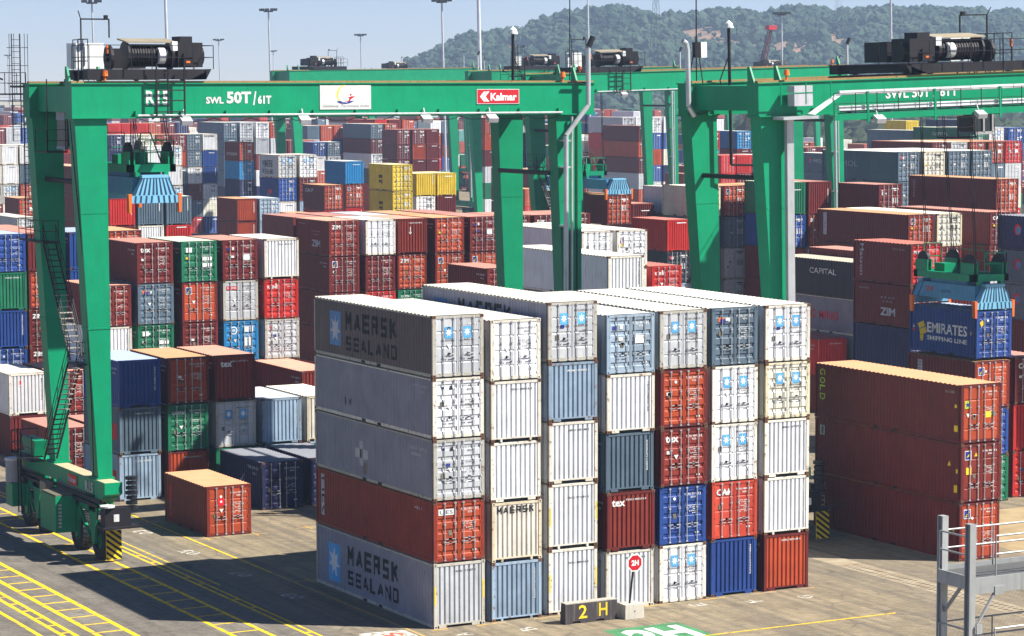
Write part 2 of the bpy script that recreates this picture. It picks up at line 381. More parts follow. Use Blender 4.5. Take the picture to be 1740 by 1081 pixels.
def block_polys(s, u, v, w, h, t):
    out = []; n = len(s); cw = w/(n+(n-1)*.32); k = 0
    for i, ch in enumerate(s):
        x0 = u+i*cw*1.32+t/2
        for (a, b, c, d) in STROKES[ch]:
            p = Vector((x0+a*(cw-t), v+t/2+b*(h-t))); q = Vector((x0+c*(cw-t), v+t/2+d*(h-t))); dr = (q-p).normalized(); nn = Vector((-dr.y, dr.x))*t/2; e = dr*t*.5 if (abs(dr.x) < .01 or abs(dr.y) < .01) else dr*0
            k += 1; z = .0012*(k % 5)
            out.append([(*(p-nn-e), z), (*(q-nn+e), z), (*(q+nn+e), z), (*(p+nn-e), z)])
    return out
def rect(u, v, w, h): return [[(u, v), (u+w, v), (u+w, v+h), (u, v+h)]]
def star(cu, cv, r, n=7, sx=1.0):
    pts = []
    for k in range(2*n):
        a = math.pi/2+math.pi*k/n; rr = r if k % 2 == 0 else r*.46; pts.append((cu+rr*math.cos(a)*sx, cv+rr*math.sin(a)))
    c = (cu, cv); return [[c, pts[i], pts[(i+1) % (2*n)]] for i in range(2*n)]
def disc(cu, cv, r, n=12, sx=1): return [[(cu+r*sx*math.cos(2*math.pi*k/n), cv+r*math.sin(2*math.pi*k/n)) for k in range(n)]]
def mprint(name, key, polyf, ink, parent, plane='F', L=0, pr=None, eps=.004, follow=False):
    me = cached(('print', key, L if plane == 'S' else 0, round(pr[-1][0], 2) if (follow and pr) else 0, follow, eps), lambda: shape_mesh(polyf(), plane, L, pr, eps, follow))
    return mk(name, me, [ink], parent, shared=True)
CODES = ['MSKU 107737 3', 'GESU 405148 2', 'TEXU 480216 0', 'FSCU 971081 4', 'CAXU 711307 2', 'PONU 157053 1', 'INKU 628290 5']
def tare_polys(k, H):
    p = text_polys(CODES[k], 1.30, H-.42, .86, .085, .012) + text_polys(['4361', '2251', '4251', '45G1', '2210', '4310', '42G1'][k], 1.62, H-.56, .28, .075, .01)
    rows = ['MAX.GROSS  30,480 KG', '                    67,200 LB', 'TARE            3,880 KG', '                     8,550 LB', 'NET            26,600 KG', '                   58,650 LB', 'CU.CAP.        67.7 CU.M']
    z = 1.66
    for i, r_ in enumerate(rows):
        if k in (1, 4) and i > 4: break
        if k == 3 and i in (2, 3): continue
        p += text_polys(r_.strip(), 1.36+(.18 if r_[0] == ' ' else 0), z-i*.085, .62-(.18 if r_[0] == ' ' else 0), .055, .015)
    return p
def front_marks(t, H, kind, c, k, deco, lod, rng):
    dark = c in 'wgkv'
    ink = inkk if (dark and k != 1) else inkw
    if kind == 'D':
        if lod == 0:
            mprint('identification_marks', ('tare', k, H), lambda: tare_polys(k, H), ink, t, eps=.016)
        else:
            mprint('identification_marks', ('tarel', k % 3, H), lambda: rect(1.32, H-.42, .78, .09)+rect(1.6, H-.56, .3, .07)+[q for i in range(5) for q in rect(1.36, 1.62-i*.10, .28, .055)+rect(1.76, 1.62-i*.10, .3-.05*(k % 3), .055)], ink, t, eps=.016)
        if rng.random() < .8: mprint('plate', ('plate', k % 3), lambda: rect(.36+.35*(k % 3 == 1), .95+.2*(k % 3), .16, .22), inkp, t, eps=.018)
        if rng.random() < .35: mprint('sticker', ('stk', k % 4), lambda: rect(.30+.3*(k % 2), 1.45, .20, .14), [inky, inkw, inkw, inkn][k % 4], t, eps=.018)
        if rng.random() < .3: mprint('sticker', ('stt', k % 2), lambda: [[(.80, 1.20), (.92, 1.40), (.68, 1.40)]], inkw, t, eps=.018)
        if rng.random() < .3: mprint('sticker', ('std', k % 2), lambda: disc(.78, H-.55, .07), inkw, t, eps=.018)
        if rng.random() < .45: mprint('sticker', ('stl', 0), lambda: rect(1.86, .42, .18, .07), inkw, t, eps=.018)
    else:
        v = rng.random()
        if v < .5: mprint('identification_marks', ('vert', k, lod), (lambda: text_polys(CODES[k].replace(' ', ''), 2.06, H-.35, .075, 1.35, .012, mode='d')) if lod == 0 else (lambda: rect(2.06, H-1.6, .05, 1.25)), ink, t, eps=.008)
        else: mprint('identification_marks', ('horz', k, lod), (lambda: text_polys(CODES[k], .95, H-.42, 1.05, .085, .012)) if lod == 0 else (lambda: rect(1.0, H-.42, .95, .07)), inkw if not dark else inkk, t, eps=.008)
    # emblem / lettering on the end
    d = deco
    def P(name, key, fn, ink_, eps=.018): mprint(name, key, fn, ink_, t, eps=eps)
    if d == 'star':
        for u in (.61, 1.48):
            P('logo', ('sqr', u, H), lambda: rect(u-.02, H-.98, .38, .50), inkb, .018); P('logo', ('sta', u, H), lambda: star(u+.17, H-.72, .205, sx=.82), inkw, .022)
            P('lettering', ('stx', u, H), lambda: text_polys('MAERSK', u, H-1.08, .33, .055, .01), inkk)
    elif d in ('tex', 'ZIM', 'CAI', 'DR', 'texo'):
        s = 'tex' if d == 'texo' else d; P('lettering', (d, H, kind), lambda: text_polys(s, .24, H-.62, .68 if s != 'DR' else .42, .30, .03), inkw, .02 if kind == 'D' else .006)
        if d == 'CAI': P('logo', ('cdisc', H), lambda: disc(.98-.1, H-.48, .085), inkw, .024)
    elif d == 'ex': P('lettering', (d, H), lambda: text_polys('tex', .35, H-.66, .70, .32, .03), inkw, .006)
    elif d == 'MAERSK': P('lettering', ('Mkend', H, kind), lambda: block_polys('MAERSK', .24, H-.50, 1.82, .30, .06), inkk, .006 if kind == 'C' else .02)
    elif d == 'CAPITAL': P('lettering', ('cap', H), lambda: text_polys('CAPITAL', .26, H-.56, .80, .17, .02), inkw)
    elif d == 'uessign':
        P('logo', ('uesp', H), lambda: rect(.24, H-.60, .78, .26), inkw); P('lettering', ('ues', H), lambda: text_polys('UES', .30, H-.55, .62, .16, .0), inkk, .022)
    elif d == 'florens':
        P('logo', ('flp', H), lambda: rect(.26, H-.78, .42, .46), inkw, .018); P('logo', ('fln', H), lambda: rect(.29, H-.74, .36, .38), inkn, .021)
        P('logo', ('fly', H), lambda: [[(.33, H-.66), (.55, H-.58), (.62, H-.42), (.50, H-.50)], [(.33, H-.70), (.48, H-.68), (.42, H-.56)]], inky, .024)
    elif d == 'hyundai': P('logo', ('hy', H), lambda: [[(.35, H-.95), (.70, H-.95), (.52, H-.60)]], inkt); P('lettering', ('hyw', H), lambda: rect(1.4, 1.3, .5, .35), inkw)
    elif d == 'Mat': P('lettering', ('mt', H), lambda: text_polys('Matson', .24, H-.62, .78, .22, .02), inkw)
    elif d == 'MOL': P('logo', ('ml', H), lambda: disc(.5, H-.55, .2), inkr); P('logo', ('ml2', H), lambda: disc(.55, H-.57, .13), inkw, .022)
    elif d == 'KLINE': P('lettering', ('kl', H), lambda: text_polys('K LINE', .24, H-.62, .72, .20, .02), inkw); P('logo', ('kd', H), lambda: disc(.85, H-.35, .06), inkw)
    elif d == 'Kplate':
        P('logo', ('kp', H), lambda: rect(.24, H-.60, .72, .24), inkr); P('lettering', ('kpt', H), lambda: text_polys('K LINE', .29, H-.54, .62, .13, .01), inkw, .023)
    elif d == 'T': P('logo', ('tp', H), lambda: rect(.30, H-.95, .26, .5), inkr); P('logo', ('tp2', H), lambda: rect(.33, H-.92, .20, .44), inkw, .021); P('lettering', ('tt', H), lambda: text_polys('T', .36, H-.84, .14, .28, .03), inkn, .024)
    elif d == 'Y': P('lettering', ('yy', H), lambda: text_polys('Y', .28, H-.75, .24, .38, .0), inkr)
    elif d == 'I': P('logo', ('ip2', H), lambda: rect(.62, H-.75, .24, .36), inkw, .006); P('lettering', ('ii', H), lambda: text_polys('I', .68, H-.70, .12, .28, .03), inkr, .01)
    elif d == 'arrow': P('logo', ('arw', H), lambda: rect(1.02, H-1.05, .05, .45)+[[(.92, H-1.0), (1.17, H-1.0), (1.045, H-1.18)]], inkw, .006)
    elif d == 'ring':
        P('logo', ('rg', H), lambda: disc(.70, H-.62, .26, 16), inkw, .018); P('logo', ('rg2', H), lambda: disc(.70, H-.62, .19, 16), body('c'), .021); P('logo', ('rg3', H), lambda: text_polys('m', .60, H-.70, .2, .16, .03), inkw, .024)
        P('sticker', ('rg4', H), lambda: rect(1.40, H-.75, .35, .35)+rect(1.85, H-.75, .2, .35)+rect(1.42, .95, .22, .55)+rect(1.75, .95, .22, .55), inkw)
    elif d == 'labels4': P('sticker', ('l4', H), lambda: rect(1.42, 1.35, .3, .22)+rect(1.80, 1.35, .28, .22)+rect(1.42, .95, .3, .22)+rect(1.80, .95, .28, .22)+rect(.32, H-.7, .4, .3), inkw, .021)
    elif d == 'redcard': P('logo', ('rc', H), lambda: rect(.62, H-1.02, .34, .40), inkr); P('logo', ('rc2', H), lambda: disc(.79, H-.80, .06), inkw, .022)
    elif d == 'gold':
        P('logo', ('gl1', H), lambda: rect(.22, H-1.15, .34, .38), inkg); P('logo', ('gl2', H), lambda: star(.39, H-.96, .15, 5), inkn, .022)
        P('sticker', ('gl3', H), lambda: rect(1.48, 1.2, .32, .3), inky); P('sticker', ('gl4', H), lambda: rect(1.9, 1.25, .2, .24), inkp)
        P('sticker', ('gl5', H), lambda: [[(.42, 1.25), (.54, 1.45), (.30, 1.45)]], inkw)
    elif d == 'fplate':
        P('logo', ('f1', H), lambda: rect(.22, H-.78, .40, .46), inkw); P('logo', ('f2', H), lambda: rect(.25, H-.74, .34, .38), inkn, .021); P('logo', ('f3', H), lambda: [[(.30, H-.66), (.50, H-.58), (.56, H-.42), (.46, H-.50)]], inky, .024)
        P('sticker', ('f4', H), lambda: [[(.78, H-.62), (1.0, H-.62), (.89, H-.42)]], inky); P('sticker', ('f5', H), lambda: rect(.30, 1.35, .32, .35), inky)
    elif d == 'emirates':
        P('logo', ('em1', H), lambda: [[(.22, H-.62), (.42, H-.48), (.52, H-.72), (.32, H-.88)]], inky)
    elif d == 'orangeu': P('logo', ('ou', H), lambda: rect(.34, H-.62, .30, .20), orng); P('logo', ('ou2', H), lambda: rect(.42, H-.68, .30, .18), inkn, .021); P('sticker', ('ou3', H), lambda: rect(.85, H-.62, .14, .18), inkw)
    elif d == 'yellowstrip':
        P('warning_strip', ('ys', H), lambda: rect(.03, 1.0, .07, .8)+rect(CWD-.10, 1.15, .07, .8), inky, .028)
    elif d == 'placard': P('sticker', ('pl', H), lambda: [[(.38, 1.05), (.52, 1.25), (.66, 1.05), (.52, .85)]], inkw, .022)
    elif d == 'logo2': P('logo', ('l2', H), lambda: rect(.30, H-.66, .20, .16), inkn); P('logo', ('l21', H), lambda: rect(.66, H-.64, .14, .18), inkw); P('sticker', ('l22', H), lambda: rect(1.38, 1.3, .6, .34), inkw)
    elif d == 'logo': P('logo', ('lg', H), lambda: disc(.48, H-.42, .06, 8), inkn); P('logo', ('lg1', H), lambda: rect(.80, H-.50, .14, .15), inkk)
def side_marks(t, L, H, spec, lod):
    """spec: list of (kind, args...) placed on the left long side"""
    pr = prof_side(L); fol = lod == 0; q = 1.0
    mx = max([s[2]+s[4] for s in spec if s[0] in ('text', 'block')]+[0])
    if mx > L: q = L/12.6
    for i, s in enumerate(spec):
        k = s[0]
        if q < 1 and k in ('text', 'down', 'block'): s = (k, s[1], s[2]*q, s[3], s[4]*q, s[5], s[6], s[7]*(.6 if k == 'block' else 1))
        elif q < 1 and k == 'rect': s = (k, s[1]*q, s[2], s[3]*q, s[4], s[5])
        elif q < 1 and k in ('star', 'disc'): s = (k, s[1]*q, s[2], s[3]*.6, s[4])
        if k == 'text': _, txt, u, v, w, h, ink, bold = s; mprint('lettering', ('sd', bold, txt, u, v, w, h), lambda: text_polys(txt, u, v, w, h, bold), INK[ink], t, 'S', L, pr, .005, fol)
        elif k == 'block': _, txt, u, v, w, h, ink, t_ = s; mprint('lettering', ('bk', txt, u, v, w, h), lambda: block_polys(txt, u, v, w, h, t_), INK[ink], t, 'S', L, pr, .006, fol)
        elif k == 'down': _, txt, u, v, w, h, ink, bold = s; mprint('lettering', ('dn', txt, u, v, w, h), lambda: text_polys(txt, u, v, w, h, bold, mode='d'), INK[ink], t, 'S', L, pr, .007, fol)
        elif k == 'rect': _, u, v, w, h, ink = s; mprint('logo', ('rc', u, v, w, h), lambda: rect(u, v, w, h), INK[ink], t, 'S', L, pr, .005, fol)
        elif k == 'star': _, u, v, r_, ink = s; mprint('logo', ('st', u, v, r_), lambda: star(u, v, r_, sx=.85), INK[ink], t, 'S', L, pr, .010, fol)
        elif k == 'disc': _, u, v, r_, ink = s; mprint('logo', ('dc', u, v, r_, ink), lambda: disc(u, v, r_, 16), INK[ink], t, 'S', L, pr, .006+.003*i, fol)
        elif k == 'poly': _, pts, ink = s; mprint('logo', ('pl', str(pts)), lambda: [list(p) for p in pts], INK[ink], t, 'S', L, pr, .006, fol)
SIDES = {
 'MAERSKSEALAND': lambda L, H: [('rect', 1.7, .55, 1.25, 1.55, 'D'), ('star', 2.32, 1.32, .66, 'x'), ('block', 'MAERSK', 3.4, 1.32, 5.3, .86, 'k', .19), ('block', 'SEALAND', 3.5, .42, 5.2, .64, 'k', .135)],
 'MAERSKSEALAND2': lambda L, H: [('rect', 1.35, .35, 1.25, 1.75, 'B'), ('star', 1.97, 1.25, .72, 'w'), ('block', 'MAERSK', 3.4, 1.36, 5.3, .88, 'k', .19), ('block', 'SEALAND', 3.5, .46, 5.2, .66, 'k', .135)],
 'MAERSK': lambda L, H: [('rect', 1.2, .6, 1.3, 1.5, 'D'), ('block', 'MAERSK', L*.30, 1.35, L*.42, .86, 'k', .19)],
 'UES': lambda L, H: [('rect', .55, .45, .42, 1.9, 'x'), ('down', 'UES', .60, 2.2, .32, 1.7, 'k', .0), ('text', '4361', 10.3, 2.1, .7, .14, 'x', 0)],
 'num': lambda L, H: [('text', 'MSKU 683440', L-1.75, H-.55, 1.3, .13, 'x', .01), ('text', '4361', L-1.1, H-.80, .55, .13, 'x', .01)],
 'GOLD': lambda L, H: [('down', 'G', .45, H-.25, .42, .34, 'g', .0), ('down', 'O', .45, H-.70, .42, .34, 'g', .0), ('down', 'L', .45, H-1.12, .42, .30, 'g', 0), ('down', 'D', .45, H-1.55, .42, .34, 'g', 0), ('text', 'GLDU 072098', L-1.3, H-.45, .7, .12, 'x', 0), ('rect', L-.62, .55, .30, .30, 'y'), ('rect', L-.55, 1.7, .14, .16, 'y')],
 'fl2': lambda L, H: [('rect', .45, H-.85, .36, .50, 'x'), ('rect', .50, H-.80, .26, .40, 'n'), ('rect', L-.62, .45, .26, .36, 'y'), ('rect', L-.45, 1.4, .12, .2, 'y'), ('poly', [[(L-1.1, 1.7), (L-.85, 1.7), (L-.97, 1.95)]], 'y')],
 'triton': lambda L, H: [('down', 'TRITON', .7, 2.35, .32, 1.9, 'x', .0), ('rect', L-.55, 1.4, .1, .18, 'y')],
 'EMIRATES': lambda L, H: [('text', 'EMIRATES', 1.62, 1.12, 3.55, .58, 'w', .02), ('text', 'SHIPPING LINE', 1.62, .70, 3.55, .25, 'w', .02), ('poly', [[(.75, 1.55), (1.30, 1.75), (1.42, 1.45), (.88, 1.25)], [(.88, 1.22), (1.45, 1.40), (1.62, 1.10), (1.02, .92)], [(.95, .88), (1.30, 1.00), (1.28, .70), (1.08, .55)]], 'y'), ('rect', .28, 1.1, .22, .14, 'r'), ('poly', [[(.26, 1.3), (.52, 1.3), (.39, 1.55)]], 'x'), ('rect', 5.45, 1.25, .12, .18, 'y')],
 'CAPITAL': lambda L, H: [('text', 'CAPITAL', 4.2, H-1.05, 3.3, .40, 'w', .0), ('rect', L-.8, 1.3, .1, .12, 'y')],
 'YANGMING': lambda L, H: [('text', 'YANG MING', 2.2, .95, 5.6, .62, 'r', .02), ('rect', L-1.0, 1.7, .12, .12, 'y')],
 'ZIMside': lambda L, H: [('text', 'ZIM', 2.9, .62, 1.55, .50, 's', .03), ('text', '* * * *', 2.9, 1.65, 1.45, .16, 's', .02), ('text', '* * *', 3.1, 1.4, 1.0, .16, 's', .02), ('text', 'INTERNATIONAL', .6, H-.42, 1.1, .10, 's', 0)],
 'Matson': lambda L, H: [('down', 'Matson', .75, H-.2, .36, 2.0, 's', .01), ('text', 'MATU 254103', L-1.9, H-.45, 1.2, .10, 's', 0)],
 'MOL': lambda L, H: [('disc', 2.4, 1.55, .42, 'r'), ('disc', 2.5, 1.5, .30, 'D'), ('text', 'MOL', 3.3, 1.25, 2.5, .55, 's', .0)],
 'CAI': lambda L, H: [('text', 'CAI', .8, H-1.0, 1.2, .45, 's', .03)],
 'florens': lambda L, H: [('rect', .9, .55, .45, 1.75, 'x'), ('down', 'FLORENS', .97, 2.2, .28, 1.55, 'n', .0)],
 'GENSTAR': lambda L, H: [('down', 'GENSTAR', .6, H-.35, .36, 1.6, 'x', .0)],
 'PO': lambda L, H: [('text', 'P&O', L*.38, .6, L*.16, .5, 'x', .0), ('rect', L*.37, .9, L*.09, .5, 'n'), ('rect', L*.46, .9, L*.17, .5, 'r')],
 'POtri': lambda L, H: [('text', 'P&O', 2.6, .35, 1.9, .75, 'x', .0), ('poly', [[(3.2, 1.4), (4.2, 1.4), (3.7, 1.95)]], 'y')],
 'MSC': lambda L, H: [('text', 'm', 2.6, 1.35, .9, .35, 'k', .06), ('text', 'sc', 2.6, .75, .9, .40, 'k', .06)],
 'IRISL': lambda L, H: [('text', 'IRISL', 1.2, 1.0, 3.6, .9, 'r', .02)],
 'hyundai': lambda L, H: [('text', 'HYUNDAI', .9, .8, 4.2, .5, 'x', .03)],
 'HYUNDAI': lambda L, H: [('text', 'HYUNDAI', 3.2, 1.0, 6.2, .75, 'x', .03)],
 'HASCO': lambda L, H: [('text', 'HASCO', .9, 1.0, 4.2, .55, 'x', .02)],
 'CAMP': lambda L, H: [('text', 'CAI P', .6, H-.9, 2.3, .42, 'x', .02)],
 'EMI2': lambda L, H: [('text', 'EMIRATES', 6.3, .95, 4.4, .5, 'n', .0), ('disc', 5.5, 1.1, .4, 'y')],
 'tex': lambda L, H: [('text', 'tex', L-1.6, H-.8, 1.2, .45, 'x', .03)],
 'wing': lambda L, H: [('poly', [[(2.4, 1.15), (2.9, 1.3), (3.6, 1.8), (3.1, 1.3)], [(2.5, .95), (3.0, 1.05), (3.65, 1.55), (3.1, 1.0)], [(2.7, .75), (3.1, .85), (3.6, 1.25), (3.1, .8)]], 'x'), ('text', 'TGHU 248132', 3.9, H-.5, 1.5, .16, 'x', .01), ('text', '2261', 4.6, H-.8, .5, .14, 'x', .01)],
 'redstrip': lambda L, H: [('rect', .7, .3, .22, 1.7, 'r'), ('rect', .75, .7, .12, .5, 'x')],
 'irizar': lambda L, H: [('down', 'INTERPOOL', .6, H-.35, .30, 1.8, 'v', .0)],
 'cross': lambda L, H: [('rect', 4.75, .62, .42, 1.1, 'x'), ('rect', 4.3, .95, 1.3, .42, 'x'), ('rect', 5.15, .28, .36, .5, 'p'), ('text', 'MSKU 109732', L-2.3, H-.62, 1.6, .15, 'x', .01), ('text', '4361', L-2.2, H-.86, .9, .13, 'x', .01)],
 'K': lambda L, H: [('text', 'ı| K', 3.3, .55, .8, .35, 'k', .0), ('text', 'MSKU 882091', L-1.9, H-.5, 1.4, .13, 'x', .01), ('text', '4300', L-1.3, H-.74, .5, .13, 'x', .01)],
 'redbox': lambda L, H: [('rect', L-1.35, .75, .75, .9, 'r')],
 'Kside': lambda L, H: [('text', 'K', 1.0, 1.4, .5, .5, 'x', 0)],
}
SIDES['K'] = lambda L, H: [('text', 'II K', 3.3, .55, .8, .35, 'k', .0), ('text', 'MSKU 882091', L-1.9, H-.5, 1.4, .13, 'x', .01), ('text', '4300', L-1.3, H-.74, .5, .13, 'x', .01)]
SIDEMAP = {'ZIM': 'ZIMside', 'MAERSK': 'MAERSKSEALAND', 'star': 'MAERSKSEALAND'}
def container(x, y, z, H, L, tok, label, group, lod, side=None, sidec=None, seed=0, rot=0, stand=0):
    """tok = colour letter + D(oor)/C(orrugated) end [+ :emblem][*]; origin at the front left lower corner"""
    rng = random.Random(seed); c, kind = tok[0], tok[1]; deco = tok[3:].rstrip('*') if len(tok) > 3 else ''
    if tok.endswith('*') and side is None: side = SIDEMAP.get(deco, deco)
    H = round(H-.025, 3)
    if side and side not in SIDES: print('no side', side); side = None
    k = rng.randrange(7)
    if lod >= 2:
        o = mk('shipping_container', far_mesh(L, H, kind == 'D'), [body(c), roof_m(c), steel if c not in 'wgk' else inkx, gasket, inkk if c in 'wgk' else inkw], None, (x, y, z), shared=True)
        tag(o, label, 'container', group)
        if side and side in SIDES: side_marks(o, L, H, SIDES[side](L, H), 1)
        return o
    t = empty('shipping_container', (x, y, z), (0, 0, rot)); tag(t, label, 'container', group)
    A = lambda n, me, ms, p=t, loc=(0, 0, 0): mk(n, me, ms, p, loc, shared=True)
    bm_, fm = body(c), frame_m(sidec if sidec and c in 'oqR' else c); sm = body(sidec) if sidec else bm_  # a darker sidec paints shade onto side panels, for o/q/R onto the frame
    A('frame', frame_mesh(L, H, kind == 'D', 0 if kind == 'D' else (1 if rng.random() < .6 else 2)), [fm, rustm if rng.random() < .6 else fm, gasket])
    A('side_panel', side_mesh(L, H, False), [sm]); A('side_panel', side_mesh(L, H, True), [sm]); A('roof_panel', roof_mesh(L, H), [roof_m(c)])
    if kind == 'C': A('end_panel', end_mesh(H), [bm_])
    elif lod == 0:
        style = 'B' if (c in 'wg' and deco in ('star', '') or deco in ('CAI', 'redcard', 'Kplate', 'florens', 'fplate', 'gold')) else 'A'
        low = rng.random() < .5
        for sd_ in (0, 1):
            dr = A('door', door_mesh(H, style, sd_), [bm_])
            for j in (0, 1): A('locking_rod', rod_mesh(H, (j == 1), low), [steel if c not in 'wg' else inkx], dr, (RX[2*sd_+j], 0, 0))
    else:
        for sd_ in (0, 1): A('door', door_lite(H, sd_), [bm_, steel if c not in 'wgk' else inkx])
    front_marks(t, H, kind, c, k, deco, lod, rng)
    if side is None and lod == 0 and rng.random() < .6: side = 'num'
    if side: side_marks(t, L, H, SIDES[side](L, H), lod)
    return t
PX = 2.794
cxy = (-48.556, -96.857)

# ------------------------------------------------------------------ ground and markings
def ground_material():
    m, t, b = nodes_of('yard_paving'); L = t.links.new
    g = N(t, 'ShaderNodeNewGeometry'); sp = N(t, 'ShaderNodeSeparateXYZ'); L(g.outputs['Position'], sp.inputs[0])
    def noise(s, d=6, r=.6, vec=None):
        n = N(t, 'ShaderNodeTexNoise'); n.inputs['Scale'].default_value = s; n.inputs['Detail'].default_value = d; n.inputs['Roughness'].default_value = r; L(vec or g.outputs['Position'], n.inputs[0]); return n.outputs[0]
    def rng_(x, a, c, lo=0, hi=1):
        r = N(t, 'ShaderNodeMapRange'); r.inputs[1].default_value = a; r.inputs[2].default_value = c; r.inputs[3].default_value = lo; r.inputs[4].default_value = hi; L(x, r.inputs[0]); return r.outputs[0]
    def mix(f, a, c):
        mx = N(t, 'ShaderNodeMix', data_type='RGBA'); L(f, mx.inputs[0])
        for i, v in ((6, a), (7, c)):
            if isinstance(v, tuple): mx.inputs[i].default_value = (*v, 1)
            else: L(v, mx.inputs[i])
        return mx.outputs[2]
    def math_(op, a, c):
        q = N(t, 'ShaderNodeMath', operation=op)
        for i, v in ((0, a), (1, c)):
            if isinstance(v, (int, float)): q.inputs[i].default_value = v
            else: L(v, q.inputs[i])
        return q.outputs[0]
    xw = math_('ADD', sp.outputs[0], math_('MULTIPLY', math_('SUBTRACT', noise(.12), .5), 3.0))
    asph = mix(rng_(noise(.35), .35, .65), (.135, .122, .106), (.225, .203, .172))
    sand = mix(rng_(noise(.5), .35, .65), (.24, .190, .115), (.35, .277, .170))
    col = mix(rng_(xw, -4.6, -1.6), asph, sand)
    # bare travel lane right of the block is greyer, the far right sandier
    lane = math_('MULTIPLY', rng_(xw, 19.5, 23.0), rng_(xw, 33.0, 27.5))
    col = mix(math_('MULTIPLY', lane, .7), col, (.215, .178, .125))
    front = math_('MULTIPLY', rng_(sp.outputs[1], -3.5, -6.5), rng_(xw, 14, 8)); col = mix(math_('MULTIPLY', front, .6), col, (.19, .165, .135))
    # sweeping tyre tracks on the right
    dx = math_('SUBTRACT', sp.outputs[0], 52.0); dy = math_('SUBTRACT', sp.outputs[1], 18.0)
    rad = math_('SQRT', math_('ADD', math_('MULTIPLY', dx, dx), math_('MULTIPLY', dy, dy)), 0)
    cb = N(t, 'ShaderNodeCombineXYZ'); L(rad, cb.inputs[0])
    trk = noise(.55, 5, .75, cb.outputs[0]); trm = math_('MULTIPLY', rng_(trk, .50, .62), rng_(noise(.07, 3), .38, .6))
    trm = math_('MULTIPLY', trm, rng_(xw, 17, 21)); col = mix(math_('MULTIPLY', trm, .85), col, (.12, .10, .085))
    # long travel marks along the lanes
    mp = N(t, 'ShaderNodeVectorMath', operation='MULTIPLY'); mp.inputs[1].default_value = (1.6, .03, 1); L(g.outputs['Position'], mp.inputs[0])
    col = mix(math_('MULTIPLY', rng_(noise(1.0, 4, .6, mp.outputs[0]), .44, .66), .75), col, (.085, .076, .068))
    # oil and dirt spots
    col = mix(math_('MULTIPLY', rng_(noise(.9, 8, .7), .57, .72), .6), col, (.085, .075, .068))
    col = mix(math_('MULTIPLY', rng_(noise(6.0, 3, .6), .3, .7), .30), col, (.36, .31, .23))
    # darker repaired slabs and traffic film
    vo = N(t, 'ShaderNodeTexVoronoi'); vo.distance = 'CHEBYCHEV'; vo.inputs['Scale'].default_value = .16; L(g.outputs['Position'], vo.inputs[0]); svo = N(t, 'ShaderNodeSeparateXYZ'); L(vo.outputs['Color'], svo.inputs[0])
    col = mix(math_('MULTIPLY', rng_(svo.outputs[0], .0, 1.0), .22), col, (.13, .115, .095))
    crk = N(t, 'ShaderNodeTexVoronoi'); crk.feature = 'DISTANCE_TO_EDGE'; crk.inputs['Scale'].default_value = .35; L(g.outputs['Position'], crk.inputs[0])
    col = mix(math_('MULTIPLY', rng_(crk.outputs[0], .035, .0), math_('MULTIPLY', rng_(noise(.3), .5, .6), .5)), col, (.07, .06, .05))
    # block paving joints
    mp2 = N(t, 'ShaderNodeMapping'); mp2.inputs['Rotation'].default_value = (0, 0, R(45)); L(g.outputs['Position'], mp2.inputs[0])
    br = N(t, 'ShaderNodeTexBrick'); br.inputs['Scale'].default_value = 1.9; br.inputs['Mortar Size'].default_value = .022; br.inputs['Color1'].default_value = (1, 1, 1, 1); br.inputs['Color2'].default_value = (.66, .66, .66, 1); br.inputs['Mortar'].default_value = (.4, .4, .4, 1); br.inputs['Row Height'].default_value = .3; br.inputs['Brick Width'].default_value = .62
    L(mp2.outputs[0], br.inputs[0])
    mu = N(t, 'ShaderNodeMix', data_type='RGBA', blend_type='MULTIPLY'); mu.inputs[0].default_value = .8; L(col, mu.inputs[6]); L(br.outputs[0], mu.inputs[7])
    L(mu.outputs[2], b.inputs['Base Color']); b.inputs['Roughness'].default_value = .88; b.inputs['Specular IOR Level'].default_value = .25
    bp = N(t, 'ShaderNodeBump'); bp.inputs['Strength'].default_value = .25; bp.inputs['Distance'].default_value = .01; L(br.outputs[0], bp.inputs['Height']); L(bp.outputs[0], b.inputs['Normal'])
    return m
b = MB(); b.quad((-4000, -500, 0), (4500, -500, 0), (4500, 6000, 0), (-4000, 6000, 0))
ground = part('ground', b, ground_material()); tag(ground, kind='structure', label='paved container yard ground with worn block paving')
def sheet(name, polys, mat, z=.004, parent=ground):
    b = MB()
    for p in polys: b.poly([(x, y, z) for x, y in p])
    return part(name, b, mat, parent)
def strip(name, x0, y0, x1, y1, w, mat, z=.004):
    d = Vector((x1-x0, y1-y0)).normalized(); n = Vector((-d.y, d.x))*w/2
    return sheet(name, [[(x0-n.x, y0-n.y), (x1-n.x, y1-n.y), (x1+n.x, y1+n.y), (x0+n.x, y0+n.y)]], mat, z)
for X, w in ((-11.5, .24), (-12.9, .24), (-13.72, .20), (-14.22, .20), (-15.06, .20), (-7.95, .20), (-6.5, .20), (-5.12, .14), (-4.75, .12), (25.0, .15), (26.6, .15)):
    strip('lane_line', X, -8 if X < 20 else 40, X, 140, w, yline)
strip('lane_line', -.98, 15.2, -.98, 36, .12, yline); strip('lane_line', -4.28, 13.5, -4.28, 36, .09, yline)
strip('lane_line', -1.0, -4, -1.0, 15.0, .10, oline)
y = -6.0
k = 0
while y < 40:
    strip('lane_rung', -12.775, y, -11.625, y, .15, yline); 
    if k % 1 == 0: strip('lane_rung', -14.115, y+.6, -13.825, y+.6, .18, yline)
    y += 1.75; k += 1
for y in (3.5, 5.4, 7.3, 9.2, 11.1, 13.0, 14.9, 16.8, 18.4, 19.6, 22.1, 23.3, 26.0, 27.3, 30.6, 31.9, 36, 38, 40): strip('lane_rung', -7.845, y, -6.605, y, .13, yline)
